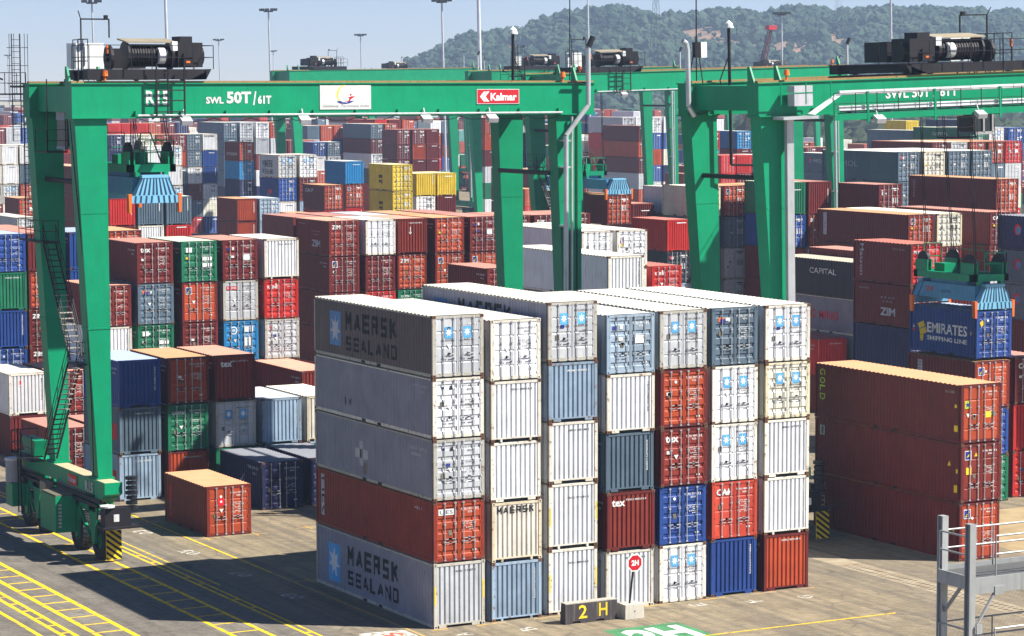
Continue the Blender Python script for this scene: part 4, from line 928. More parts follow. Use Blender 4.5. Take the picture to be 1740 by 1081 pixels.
# ------------------------------------------------------------------ rubber-tyred gantry cranes
SP = 26.4          # outer face of left leg to outer face of right leg
YB = 6.5           # near leg front to far leg front
def railing(b, pts, h=1.05, r=.022, m=0, mid=True, posts=1.3):
    for (p, q) in zip(pts, pts[1:]):
        p = Vector(p); q = Vector(q); n = max(1, int((q-p).length/posts))
        b.bar(p+Vector((0, 0, h)), q+Vector((0, 0, h)), r, m)
        if mid: b.bar(p+Vector((0, 0, h*.5)), q+Vector((0, 0, h*.5)), r, m)
        for i in range(n+1):
            a = p.lerp(q, i/n); b.bar(a, a+Vector((0, 0, h)), r, m)
def wheel(name, parent, x, y, r=.88, w=.56):
    b = MB(); n = 28; prof = [(-w/2, r*.80), (-w/2, r*.93), (-w*.42, r*.97), (w*.42, r*.97), (w/2, r*.93), (w/2, r*.80)]
    for k in range(n):
        a0, a1 = 2*math.pi*k/n, 2*math.pi*(k+1)/n
        for (u0, q0), (u1, q1) in zip(prof, prof[1:]):
            b.quad((u0, q0*math.cos(a0), q0*math.sin(a0)), (u0, q0*math.cos(a1), q0*math.sin(a1)), (u1, q1*math.cos(a1), q1*math.sin(a1)), (u1, q1*math.cos(a0), q1*math.sin(a0)))
        for sd_ in (-w/2, w/2):
            b.poly([(sd_, r*.8*math.cos(a0), r*.8*math.sin(a0)), (sd_, r*.8*math.cos(a1), r*.8*math.sin(a1)), (sd_*.9, r*.5*math.cos(a1), r*.5*math.sin(a1)), (sd_*.9, r*.5*math.cos(a0), r*.5*math.sin(a0))])
        # tread lug, slanted
        am = (a0+a1)/2; da = .35*(a1-a0); c0, s0, c1, s1 = math.cos(am-da), math.sin(am-da), math.cos(am+da), math.sin(am+da)
        for lo_, hi_, sh in ((-w*.48, -.02, .10), (.02, w*.48, -.10)):
            cc0, ss0, cc1, ss1 = math.cos(am-da+sh), math.sin(am-da+sh), math.cos(am+da+sh), math.sin(am+da+sh)
            e0, e1 = (lo_, hi_) if lo_ < 0 else (hi_, lo_)
            p = [(e0, r*.95*c0, r*.95*s0), (e1, r*.95*cc0, r*.95*ss0), (e1, r*.95*cc1, r*.95*ss1), (e0, r*.95*c1, r*.95*s1)]
            q = [(e0, r*1.0*c0, r*1.0*s0), (e1, r*1.0*cc0, r*1.0*ss0), (e1, r*1.0*cc1, r*1.0*ss1), (e0, r*1.0*c1, r*1.0*s1)]
            b.hexa(p+q)
    o = mk('wheel', cached(('tyre', r), lambda: b.mesh('tyre')), [tyre], parent, (x, y, r), shared=True)
    h = MB(); h.bar((-.20, 0, 0), (.20, 0, 0), r*.5, 0, 16); h.bar((-.26, 0, 0), (.26, 0, 0), r*.2, 0, 10)
    mk('hub', cached(('hub', r), lambda: h.mesh('hub')), [cgreen], o, (0, 0, 0), shared=True); return o
def leg(parent, xr, y0, wt, wb, z0=3.9, z1=21.4, dp=.95):
    b = MB(); b.hexa([(xr-wb, y0, z0), (xr, y0, z0), (xr, y0+dp, z0), (xr-wb, y0+dp, z0), (xr-wt, y0, z1), (xr, y0, z1), (xr, y0+dp, z1), (xr-wt, y0+dp, z1)])
    zm = z0+(z1-z0)*.42; wm = wb+(wt-wb)*.42; b.box(xr-wm-.03, y0-.025, zm-.04, xr+.03, y0+dp+.025, zm+.04); zm = z0+(z1-z0)*.74; wm = wb+(wt-wb)*.74; b.box(xr-wm-.02, y0-.015, zm-.03, xr+.02, y0+dp+.015, zm+.03)
    b.box(xr-wt-.12, y0-.12, z1-.02, xr+.12, y0+dp+.12, z1+.06); b.box(xr-wb-.1, y0-.1, z0-.05, xr+.1, y0+dp+.1, z0+.05)
    return part('leg', b, cgreen, parent)
def stairs(parent, x0, x1, ya, za, yb, zb, light=(0, 1)):
    """one flight between (ya, za) and (yb, zb) along Y"""
    b = MB(); n = int(abs(zb-za)/.27)
    for x in (x0, x1):
        b.bar((x, ya, za), (x, yb, zb), .055, 0)
        b.bar((x, ya, za+.95), (x, yb, zb+.95), .022, 0); b.bar((x, ya, za+.5), (x, yb, zb+.5), .018, 0)
        for i in range(0, n+1, 4): f = i/n; b.bar((x, ya+(yb-ya)*f, za+(zb-za)*f), (x, ya+(yb-ya)*f, za+(zb-za)*f+.95), .02, 0)
    st = part('stairs', b, cdark, parent)
    for i in range(1, n):
        f = i/n; y = ya+(yb-ya)*f; z = za+(zb-za)*f
        me = cached(('tread', round(x1-x0, 2)), lambda: MB().box(0, -.11, -.02, x1-x0, .11, .02).mesh('tread'))
        mk('tread', me, [ctread if light[0] <= f <= light[1] else cdark], st, (x0, y, z), shared=True)
    return st
def platform(parent, x0, y0, x1, y1, z, sides='NSEW', name='platform'):
    b = MB(); b.box(x0, y0, z-.08, x1, y1, z)
    if 'S' in sides: railing(b, [(x0, y0, z), (x1, y0, z)])
    if 'N' in sides: railing(b, [(x0, y1, z), (x1, y1, z)])
    if 'W' in sides: railing(b, [(x0, y0, z), (x0, y1, z)])
    if 'E' in sides: railing(b, [(x1, y0, z), (x1, y1, z)])
    return part(name, b, cdark, parent)
def cage(parent, x, y, z0, z1, r=.38):
    b = MB()
    for s_ in (-.22, .22): b.bar((x+s_, y, z0), (x+s_, y, z1), .03, 0)
    z = z0
    while z < z1: b.bar((x-.22, y, z), (x+.22, y, z), .018, 0); z += .3
    z = z0+2
    while z < z1:
        pts = [(x+r*math.cos(a), y-.25-.35*math.sin(a), z) for a in [math.pi*k/6 for k in range(7)]]; b.path(pts, .02); z += .9
    for k in range(1, 6): a = math.pi*k/6; b.bar((x+r*math.cos(a), y-.25-.35*math.sin(a), min(z0+2, z1)), (x+r*math.cos(a), y-.25-.35*math.sin(a), z1), .016, 0)
    return part('ladder', b, cdark, parent)
def floodlight(parent, x, y, z):
    b = MB(); b.hexa([(x-.28, y-.30, z-.32), (x+.28, y-.30, z-.32), (x+.28, y+.05, z-.10), (x-.28, y+.05, z-.10), (x-.28, y-.38, z-.10), (x+.28, y-.38, z-.10), (x+.28, y+.0, z+.12), (x-.28, y+.0, z+.12)])
    b.bar((x, y, z), (x, y+.2, z+.45), .04); return part('floodlight', b, inkx, parent)
def panel_text(parent, s, x, z, w, h, y, ink=inkw, bold=.02, shear=0, name='lettering', plane='F', X=0):
    vs_, fs, _ = text_raw(s, bold, shear); b = MB()
    for f in fs: b.poly([(x+vs_[i][0]*w, y, z+vs_[i][1]*h) if plane == 'F' else (X, y-vs_[i][0]*w, z+vs_[i][1]*h) for i in f])
    return part(name, b, ink, parent)
def flatp(parent, polys, y, mat, name='logo'):
    b = MB()
    for p in polys: b.poly([(u, y, v) for u, v in p])
    return part(name, b, mat, parent)
def kalmar_sign(parent, x, z, w, h, y):
    s = part('sign', MB().box(x, y-.03, z, x+w, y, z+h), inkw, parent)
    flatp(s, rect(x+.04*h, z+.04*h, w-.08*h, h*.92), y-.034, inkr, 'sign_face'); yy = y-.040
    c = (z+h/2)
    for k in (0, 1):
        X = x+w*(.07+.07*k); flatp(s, [[(X, c), (X+w*.09, c+h*.34), (X+w*.15, c+h*.34), (X+w*.06, c), (X+w*.15, c-h*.34), (X+w*.09, c-h*.34)]], yy-.004*k, inkw)
    panel_text(s, 'Kalmar', x+w*.32, z+h*.22, w*.62, h*.52, yy, inkw, .035); return s
def trolley(x, flip, parts_full=True, label='', group='hoist trolleys on top of the gantry cranes', loc=(0, 0, 0), rot=(0, 0, 0), sx=.8):
    """hoist trolley riding on both girders; x = its left end in crane coordinates; zero height is the rail top"""
    t = empty('hoist_trolley', loc, rot); t.scale = (sx, 1, 1); tag(t, label, 'trolley', group)
    W_ = 7.0; s = (lambda v: x+W_-v) if flip else (lambda v: x+v)
    def bx(b, a0, y0, z0, a1, y1, z1, m=0): b.box(min(s(a0), s(a1)), y0, z0, max(s(a0), s(a1)), y1, z1, m)
    ZR = 22.92
    b = MB(); bx(b, -.6, -.1, ZR+.35, W_, .55, ZR+.85); bx(b, 1.2, YB-.2, ZR+.35, W_, YB+.6, ZR+.85)
    for a in (1.6, 3.4, 5.2, 6.4): bx(b, a, .55, ZR+.4, a+.3, YB-.2, ZR+.75)
    b.hexa([(s(W_-1.0), -.1, ZR+.33), (s(W_), -.1, ZR+.35), (s(W_), .55, ZR+.35), (s(W_-1.0), .55, ZR+.33), (s(W_-1.0), -.1, ZR+.36), (s(W_+.35), -.1, ZR+.86), (s(W_+.35), .55, ZR+.86), (s(W_-1.0), .55, ZR+.36)])
    bx(b, 1.0, .2, ZR+.78, W_, YB, ZR+.84)
    for a, y in ((.5, .2), (5.6, .2), (1.6, YB+.2), (5.6, YB+.2)): b.bar((s(a), y-.12, ZR+.54), (s(a), y+.12, ZR+.54), .25, 0, 12)
    part('trolley_frame', b, cdark, t)
    # hoist drum with rope grooves and end plates
    b = MB(); zc = ZR+1.52; yc = .75
    b.bar((s(2.25), yc, zc), (s(4.9), yc, zc), .52, 0, 16)
    k = 2.4
    while k < 4.8: b.bar((s(k), yc, zc), (s(k+.07), yc, zc), .56, 0, 16); k += .17
    for a in (2.1, 4.95): b.bar((s(a), yc, zc), (s(a+.12), yc, zc), .70, 0, 16)
    part('hoist_drum', b, cdark, t)
    b = MB(); b.hexa([(s(2.0), .15, ZR+2.12), (s(5.2), .15, ZR+2.12), (s(5.2), 1.5, ZR+2.28), (s(2.0), 1.5, ZR+2.28), (s(2.0), .15, ZR+2.18), (s(5.2), .15, ZR+2.18), (s(5.2), 1.5, ZR+2.36), (s(2.0), 1.5, ZR+2.36)])
    part('drum_cover', b, paint('weathered_cover', (.33, .28, .19), rust=.4, dirt=.4), t)
    b = MB(); b.bar((s(4.05), .35, ZR+1.5), (s(4.45), .35, ZR+1.5), .40, 0, 14); bx(b, 4.9, .1, ZR+1.75, 5.25, .5, ZR+2.2); part('brake_housing', b, cwhite, t)
    b = MB(); bx(b, 5.3, .15, ZR+.95, 6.9, 1.7, ZR+2.15); bx(b, 5.5, .3, ZR+2.15, 6.3, 1.4, ZR+2.45); bx(b, 5.6, .0, ZR+1.0, 6.2, .2, ZR+1.6)
    b.bar((s(6.9), .8, ZR+1.5), (s(7.1), .8, ZR+1.5), .5, 0, 12); bx(b, 5.9, 2.2, ZR+.95, 6.8, 4.2, ZR+2.0); bx(b, 2.4, 3.6, ZR+.9, 4.8, 5.0, ZR+1.9); part('hoist_motor', b, cdark, t)
    b = MB(); bx(b, 5.75, -.02, ZR+1.15, 6.0, .1, ZR+1.25); bx(b, .55, -.25, ZR+1.6, .66, -.15, ZR+2.0); part('warning_lamp', b, orng, t)
    b = MB(); bx(b, .1, 3.2, ZR+.9, 1.9, 4.6, ZR+2.15); part('switch_cabinet', b, cwhite, t)
    b = MB(); b.bar((s(1.15), 1.0, ZR+1.4), (s(1.32), 1.0, ZR+1.4), .62, 0, 16); b.bar((s(1.0), 1.0, ZR+1.4), (s(1.5), 1.0, ZR+1.4), .2, 0, 8); part('cable_reel', b, cdark, t)
    b = MB()
    b.bar((s(.1), 2.4, ZR+.8), (s(.1), 2.4, ZR+3.3), .05)
    b.bar((s(.1), 2.4, ZR+3.3), (s(1.9), 2.4, ZR+3.3), .05); b.bar((s(1.9), 2.4, ZR+3.3), (s(1.9), 2.4, ZR+2.4), .05); b.box(s(1.7)-.1, 2.3, ZR+3.28, s(1.7)+.1, 2.5, ZR+3.5)
    b.bar((s(.1), 2.4, ZR+3.3), (s(-.1), 2.3, ZR+3.7), .03); part('lamp_frame', b, cdark, t)
    b = MB(); railing(b, [(s(-.6), -.35, ZR+.85), (s(W_+.35), -.35, ZR+.85)], 1.15, .025); railing(b, [(s(-.6), -.35, ZR+.85), (s(-.6), 2.2, ZR+.85)], 1.15, .025)
    railing(b, [(s(-.6), 1.2, ZR+.2), (s(.0), 1.2, ZR+.2), (s(.0), 3.4, ZR+.2)], 2.1, .03, posts=.6); railing(b, [(s(W_+.35), -.35, ZR+.85), (s(W_+.35), 2.2, ZR+.85)], 1.15, .025)
    part('railing', b, cdark, t)
    # access ladder frame hanging in front of the girder
    b = MB(); xa, xb = s(3.6), s(5.4)
    for xx in (xa, xb): b.bar((xx, -.45, 21.55), (xx, -.45, ZR+1.1), .06)
    for z in (21.7, 22.25, 22.75, 23.2, 23.6): b.bar((xa, -.45, z), (xb, -.45, z), .04)
    b.bar((xa, -.45, 21.55), (xa, .2, 21.35), .04); b.bar(((xa*.6+xb*.4), -.42, 21.6), ((xa*.6+xb*.4)+.05, -.42, ZR+.8), .05); (None if flip else part('access_ladder', b, cdark, t))
    # operator cabin under the trolley
    c = MB(); x0 = s(-.65 if not flip else .2); x0 = min(x0, s(-.65))
    cx0, cx1 = min(s(-.7), s(.5)), max(s(-.7), s(.5))
    c.box(cx0, 3.0, 21.3, cx1, 4.5, 22.35); cb = part('cabin', c, ccab, t)
    c = MB(); c.box(cx0+.04, 3.05, 20.0, cx1-.04, 4.45, 21.3); part('cabin_window', c, glassd, cb)
    c = MB()
    for xx in (cx0, (cx0+cx1)/2, cx1): c.box(xx-.05, 2.97, 19.95, xx+.05, 3.04, 21.32)
    c.box(cx0, 2.97, 19.85, cx1, 4.5, 20.0); part('cabin_frame', c, ccab, cb)
    if not flip: panel_text(cb, 'Kalmar', cx0+.15, 21.75, .9, .26, 2.99, paint('logo_brown', (.14, .04, .05), rust=0), .03)
    b = MB(); b.box(cx0-1.3, 2.8, 19.7, cx0, 4.6, 19.78); railing(b, [(cx0-1.3, 2.8, 19.78), (cx0, 2.8, 19.78)]); railing(b, [(cx0-1.3, 2.8, 19.78), (cx0-1.3, 4.6, 19.78)])
    for xx in (cx0-1.25, cx0-.1): b.bar((xx, 2.85, 19.7), (xx, 2.85, 23.3), .04)
    part('cabin_platform', b, cdark, t)
    return t
def spreader(x, y, z, L, label, loc=(0, 0, 0), rope_z=None, group='container spreaders hanging under the cranes', ropes_dx=0):
    """telescopic spreader; x,y = left front corner of what it would hold, z = its underside"""
    t = empty('spreader', (x, y, z)); tag(t, label, 'spreader', group); w = 2.44
    b = MB(); b.hexa([(.22, .5, .45), (.62, .5, .45), (.62, L-.55, .45), (.22, L-.55, .45), (.22, .5, 1.30), (.62, .5, 1.30), (.62, L-1.0, 1.30), (.22, L-1.0, 1.30)]); b.hexa([(1.82, .5, .45), (2.22, .5, .45), (2.22, L-.55, .45), (1.82, L-.55, .45), (1.82, .5, 1.30), (2.22, .5, 1.30), (2.22, L-1.0, 1.30), (1.82, L-1.0, 1.30)]); b.box(.62, L*.3, .6, 1.82, L*.7, 1.25)
    b.box(.4, L/2-1.6, 1.301, 2.04, L/2+1.6, 1.56); part('main_beam', b, sblue, t)
    for e in (0, 1):                                      # end beams with black and pale-blue hazard stripes
        y0, y1 = (.0, .45) if e == 0 else (L-.45, L); f = y0-.004 if e == 0 else y1+.004
        b = MB(); b.box(.0, y0, .05, w, y1, .42)
        b.hexa([(.15, y0, .42), (w-.15, y0, .42), (w-.15, y1, .42), (.15, y1, .42), (.62, y0, 1.28), (w-.62, y0, 1.28), (w-.62, y1, 1.28), (.62, y1, 1.28)])
        b.box(.55, y0-.02, 1.28, w-.55, y1+.02, 1.42); eb = part('end_beam', b, slight, t)
        s = MB(); n = 5
        for k in range(n):
            for sg in (-1, 1):
                a0 = .04+k*.24; a1 = a0+.11; cb, ct = 1.22+sg*a0, 1.22+sg*(a0*.68); db, dt = 1.22+sg*a1, 1.22+sg*(a1*.68)
                s.quad((cb, f, .44), (db, f, .44), (dt, f, 1.26), (ct, f, 1.26))
        for k in range(4):
            for sg in (-1, 1): a = .15+k*.28; s.quad((1.22+sg*a, f, .06), (1.22+sg*(a+.10), f, .06), (1.22+sg*(a+.06), f, .41), (1.22+sg*(a-.04), f, .41))
        part('hazard_stripe', s, paint('stripe_navy', (.02, .05, .10), rust=0), eb)
        for xx in (-.13, w+.01):
            g = MB(); g.hexa([(xx, y0-.02, -.42), (xx+.12, y0-.02, -.42), (xx+.12, y0+.25, -.42), (xx, y0+.25, -.42), (xx-.03, y0-.02, .50), (xx+.15, y0-.02, .50), (xx+.15, y0+.25, .50), (xx-.03, y0+.25, .50)]); part('corner_guide', g, orng, t)
    # green head block with rope sheaves and railings
    zt = 1.55; y0, y1 = L/2-1.9, L/2+1.9
    if L < 7: y0, y1 = .35, L-.35
    b = MB(); b.box(.0, y0, zt, w, y0+.35, zt+.38); b.box(.0, y1-.35, zt, w, y1, zt+.38); b.box(.0, y0, zt, .3, y1, zt+.38); b.box(w-.3, y0, zt, w, y1, zt+.38); b.box(.3, y0+.35, zt+.1, w-.3, y1-.35, zt+.18)
    for xx in (.35, w-.6): b.box(xx, y0-.02, zt-.22, xx+.22, y0+.2, zt)
    hb = part('head_block', b, cgreen, t)
    for xx in (.05, w-.35):
        for yy in (y0+.1, y1-1.2):
            b = MB(); b.box(xx, yy, zt+.38, xx+.06, yy+1.1, zt+1.0); b.box(xx+.26, yy, zt+.38, xx+.32, yy+1.1, zt+1.0); part('sheave_cheek', b, cgreen, hb)
            b = MB(); b.bar((xx+.08, yy+.55, zt+.95), (xx+.24, yy+.55, zt+.95), .52, 0, 18); part('sheave', b, cdark, hb)
    b = MB(); railing(b, [(.9, y0+.2, zt+.38), (w-.02, y0+.2, zt+.38), (w-.02, y1-.3, zt+.38)], 1.15, .03); railing(b, [(.4, y1-.4, zt+.38), (1.6, y1-.4, zt+.38)], 1.5, .03)
    b.path([(.9, y0+1.0, zt+.38), (1.2, y0+1.5, zt+1.9), (1.7, y0+1.5, zt+1.9), (2.0, y0+.8, zt+.4)], .035); part('railing', b, cgreen, t)
    b = MB(); b.bar((1.15, y0+1.6, zt+.3), (1.15, y0+1.6, zt+.95), .42, 0, 14); b.box(.7, y1-1.9, zt+.2, 1.5, y1-1.0, zt+.8); part('cable_basket', b, cgreen, t)
    if rope_z:
        for xx in (.2, .32, w-.34, w-.22):
            for yy in (y0+.2, y1-.8):
                b = MB(); b.bar((xx, yy, zt+1.3), (xx+ropes_dx+(.25 if xx < 1 else -.25), yy, rope_z-z), .026, 0, 4); part('hoist_rope', b, cdark, t)
    return t
def gantry(ox, oy, label, lean=0, zs=1.0, full=True, name='R15', walk=False, sx=1.0):
    t = empty('gantry_crane', (ox, oy, 0), (0, R(lean), 0)); t.scale = (sx, 1, zs); tag(t, label, 'gantry crane', 'green gantry cranes straddling the container blocks')
    xr, xl = SP, 0.0
    for y in (0, YB):
        leg(t, xl, y, 1.62, .72); leg(t, xr, y, 1.55, .80)
    GX0, GX1 = -1.75, SP+.75
    for y in (0, YB):
        b = MB(); b.box(GX0, y-.03, 21.46, GX1, y+.98, 23.05); b.box(GX0-.05, y-.2, 21.40, GX1+.05, y+1.1, 21.462); b.box(GX0-.05, y-.1, 23.048, GX1+.05, y+1.05, 23.10)
        if full and y == 0:
            for k in range(11): xx = 1.4+k*2.35; b.box(xx, y-.20, 21.46, xx+.07, y-.03, 21.75)
            for k in (4.5, 13.2, 20.1): b.box(k, y-.034, 21.6, k+.012, y-.03, 23.04)
        g = part('girder', b, cgreen, t); part('trolley_rail', MB().box(GX0, y+.02, 23.10, GX1, y+.30, 23.20), crail, g)
        if y == 0 and full:
            part('conduit', MB().bar((1.5 if not walk else 3, -.26, 21.53), (SP-1.3, -.26, 21.53), .05, 0, 6), inkx, g)
            for xx in (3.9, 10.2, 17.0, 20.8): floodlight(g, xx, -.3, 21.35)
    for x0 in (-1.3, SP-1.1): part('end_tie', MB().box(x0, .98, 21.7, x0+.9, YB-.03, 22.95), cgreen, t)
    for x0 in (-1.74, -.16, SP-.1): part('rail_stop', MB().hexa([(x0, .35, 23.1), (x0+.1, .35, 23.1), (x0+.1, .95, 23.1), (x0, .95, 23.1), (x0, .75, 23.9), (x0+.1, .75, 23.9), (x0+.1, .95, 23.9), (x0, .95, 23.9)]), cgreen, t)
    for x0 in (-.95, SP-.95):
        left = x0 < 5
        b = MB(); b.box(x0+.04, -1.2, 3.12, x0+.81, 11.9, 3.86); b.hexa([(x0-.02, -1.6, 3.35), (x0+.87, -1.6, 3.35), (x0+.87, -.2, 2.7), (x0-.02, -.2, 2.7), (x0-.02, -1.6, 3.9), (x0+.87, -1.6, 3.9), (x0+.87, -.2, 3.9), (x0-.02, -.2, 3.9)])
        sb = part('sill_beam', b, cgreen, t)
        part('sill_top', MB().box(x0+.05, 1.1, 3.862, x0+.8, YB-.3, 3.875).box(x0+.02, -1.5, 3.903, x0+.8, -.3, 3.915), paint('worn_sill_top', (.42, .36, .22), rust=.3, dirt=.4), sb)
        part('pipe_run', MB().box(x0-.14, -1.2, 2.85, x0-.02, 11.4, 3.02).box(x0-.22, -1.0, 2.62, x0-.05, 11.0, 2.78), cdark, sb)
        for yc in (-.1, 3.0, 8.6, 11.0): wheel('wheel', t, x0+.42, yc, .96, .62)
        for ya, yb_ in ((.2, 2.7), (8.9, 10.7)):       # equaliser bogies
            b = MB(); ym = (ya+yb_)/2
            for yy, sg in ((ya, -1), (yb_, 1)):
                b.hexa([(x0-.02, yy-.2, .75), (x0+.12, yy-.2, .75), (x0+.12, yy+.15, .62), (x0-.02, yy+.15, .62), (x0-.02, yy-.55+(-.2 if sg < 0 else .0), 2.95), (x0+.12, yy-.55, 2.95), (x0+.12, yy+.75, 2.95), (x0-.02, yy+.75, 2.95)])
                b.box(x0+.85, yy-.2, .7, x0+.98, yy+.2, 2.95)
            b.box(x0+.05, ym-.55, 2.2, x0+.8, ym+.55, 2.95); b.bar((x0+.0, ya+.5, 1.0), (x0+.0, ym+.7, 2.3), .10); b.box(x0-.02, ya-.4, 2.3, x0+.02, yb_+.4, 2.95)
            part('bogie', b, cgreen, t)
        if full:
            x0 += 1.25 if (walk and left) else 0
            b = MB(); b.box(x0+.12, -1.30, .12, x0+.9, -1.24, 1.55, 0); pl = part('warning_plate', b, yelp, t)
            s = MB()
            for k in range(-4, 9):
                z0 = .12+k*.30; p = []
                for (u, v) in ((0, z0+.0), (0, z0+.15), (.78, z0-.45), (.78, z0-.60)): p.append((u, v))
                # clip to plate
                def clip(poly, zlo, zhi):
                    for lim, keep in ((zlo, 1), (zhi, -1)):
                        out = []
                        for i in range(len(poly)):
                            a, c = poly[i], poly[(i+1) % len(poly)]; ia, ic = (a[1]-lim)*keep >= 0, (c[1]-lim)*keep >= 0
                            if ia: out.append(a)
                            if ia != ic: f = (lim-a[1])/(c[1]-a[1]); out.append((a[0]+(c[0]-a[0])*f, lim))
                        poly = out
                        if not poly: return []
                    return poly
                q = clip([(0, z0+.60), (.78, z0+.0), (.78, z0+.15), (0, z0+.75)], .13, 1.54)
                if len(q) > 2: s.poly([(x0+.12+u, -1.304, v) for u, v in q])
            part('black_stripe', s, blk, pl)
            b = MB(); b.box(x0+.2, -1.24, .8, x0+.8, -1.0, 1.0); b.box(x0+.1, -1.24, 1.55, x0+.2, -.9, 2.9); part('plate_bracket', b, cdark, t)
    # service equipment on the left sill
    b = MB(); b.box(-2.05, 2.6, .95, -1.0, 5.0, 2.75); gb = part('engine_housing', b, cgreen, t)
    b = MB(); 
    for k in range(7): b.box(-1.9, 2.57, 1.2+k*.18, -1.75, 2.6, 1.3+k*.18)
    part('vent_slats', b, inkx, gb)
    part('fuel_tank_top', MB().box(-2.0, 2.7, 2.76, -1.1, 4.9, 2.82), inkp, gb)
    if full:
        b = MB(); b.box(-1.15, -2.1, 1.85, .15, -1.45, 2.75); b.box(-1.3, -2.3, 1.75, .6, -1.3, 1.85); b.path([(.6, -2.0, 1.9), (1.5, -2.2, 1.95)], .04); part('control_cabinet', b, cdark, t)
        part('white_lamp', MB().box(-.72, -2.13, 2.1, -.45, -2.09, 2.45), inkw, t); part('round_lamp', MB().bar((-1.0, -2.0, 2.82), (-1.0, -2.0, 2.9), .36, 0, 14), inkw, t)
        b = MB(); 
        for k in range(7): b.bar((.35, -1.7, 2.6+k*.24), (.35, -1.7, 2.74+k*.24), .30-.02*(k % 3), 0, 12)
        part('cable_stack', b, cdark, t)
        b = MB(); b.bar((-1.45, 11.2, 2.35), (-1.45, 11.2, 3.5), .42, 0, 18); part('air_filter', b, ccab, t); part('air_filter_cap', MB().bar((-1.45, 11.2, 3.5), (-1.45, 11.2, 3.6), .46, 0, 18), inkw, t)
        b = MB(); b.box(-1.7, 10.7, 1.1, -1.0, 11.8, 2.3); part('generator_housing', b, cgreen, t)
        b = MB(); railing(b, [(-1.6, 7.6, 3.9), (-1.6, 11.0, 3.9), (-.2, 11.0, 3.9)], 1.2, .03); b.box(-1.7, 7.6, 3.82, -.95, 11, 3.9)
        for x in (-1.62, -1.62): b.bar((x, 9.4, .9), (x, 9.4, 5.3), .035); b.bar((x, 9.9, .9), (x, 9.9, 5.3), .035)
        for k in range(13): b.bar((-1.62, 9.4, 1.0+k*.3), (-1.62, 9.9, 1.0+k*.3), .02)
        part('service_platform', b, cdark, t)
        b = MB(); b.hexa([(-1.1, 8.8, 3.95), (-.4, 8.8, 3.95), (-.4, 10.2, 3.95), (-1.1, 10.2, 3.95), (-1.1, 8.6, 4.75), (-.4, 8.6, 4.75), (-.4, 11.0, 4.75), (-1.1, 11.0, 4.75)]); part('drive_housing', b, cgreen, t)
        b = MB(); b.box(-1.5, 5.8, 1.7, -1.05, 6.7, 3.0); part('junction_box', b, paint('beige_box', (.26, .21, .16), rust=.2), t)
    if full and not walk:
        platform(t, -1.55, 5.3, -.75, 9.2, 15.2, 'WNS'); stairs(t, -1.45, -.80, 5.6, 15.1, 1.8, 9.6, (.45, .97)); platform(t, -1.5, .6, -.75, 2.0, 9.5, 'WS'); stairs(t, -1.5, -.85, 2.0, 9.4, 5.9, 4.2, (.02, .5) if name == 'R15' else (0, .6))
        cage(t, -1.15, 8.6, 15.2, 22.6); platform(t, -2.3, 8.7, -1.2, 10.2, 22.6, 'WNS'); cage(t, -1.85, 8.2, 20.2, 25.6, .55)
        b = MB(); b.box(-1.75, 7.2, 22.9, -1.3, 9.6, 23.0); b.bar((-2.3, 9, 23.3), (-2.6, 9, 23.4), .06); b.box(-2.68, 8.95, 23.3, -2.58, 9.05, 23.55); part('corner_bracket', b, cdark, t)
    part('leg_brace', MB().bar((SP-1.4, .9, 18.3), (SP-1.4, YB+.1, 18.3), .13, 0, 8), cdark, t); part('leg_brace', MB().bar((-.9, .9, 18.3), (-.9, YB+.1, 18.3), .13, 0, 8), cdark, t)
    # exhaust pipe up the right near leg, antenna mast
    b = MB(); xx = SP+.15 if not walk else -3.0
    if not walk:
        b.path([(xx+.2, -.45, 25.35), (xx+.0, -.45, 24.9), (xx, -.45, 21.9), (SP-1.2, -.45, 20.3), (SP-1.2, -.45, 4.5)], .13, 0, 10)
        for z in (8, 12, 15.5, 18.6, 20.0): b.box(SP-1.36, -.45, z, SP-.9, .0, z+.08, 0)
        b.bar((SP-.7, -.2, 21.3), (SP-.7, -.2, 4.5), .07, 0, 8)
        part('exhaust_pipe', b, cpipe, t); part('exhaust_mouth', MB().bar((xx+.02, -.45, 24.95), (xx+.28, -.45, 25.5), .15, 0, 10), cdark, t)
    return t

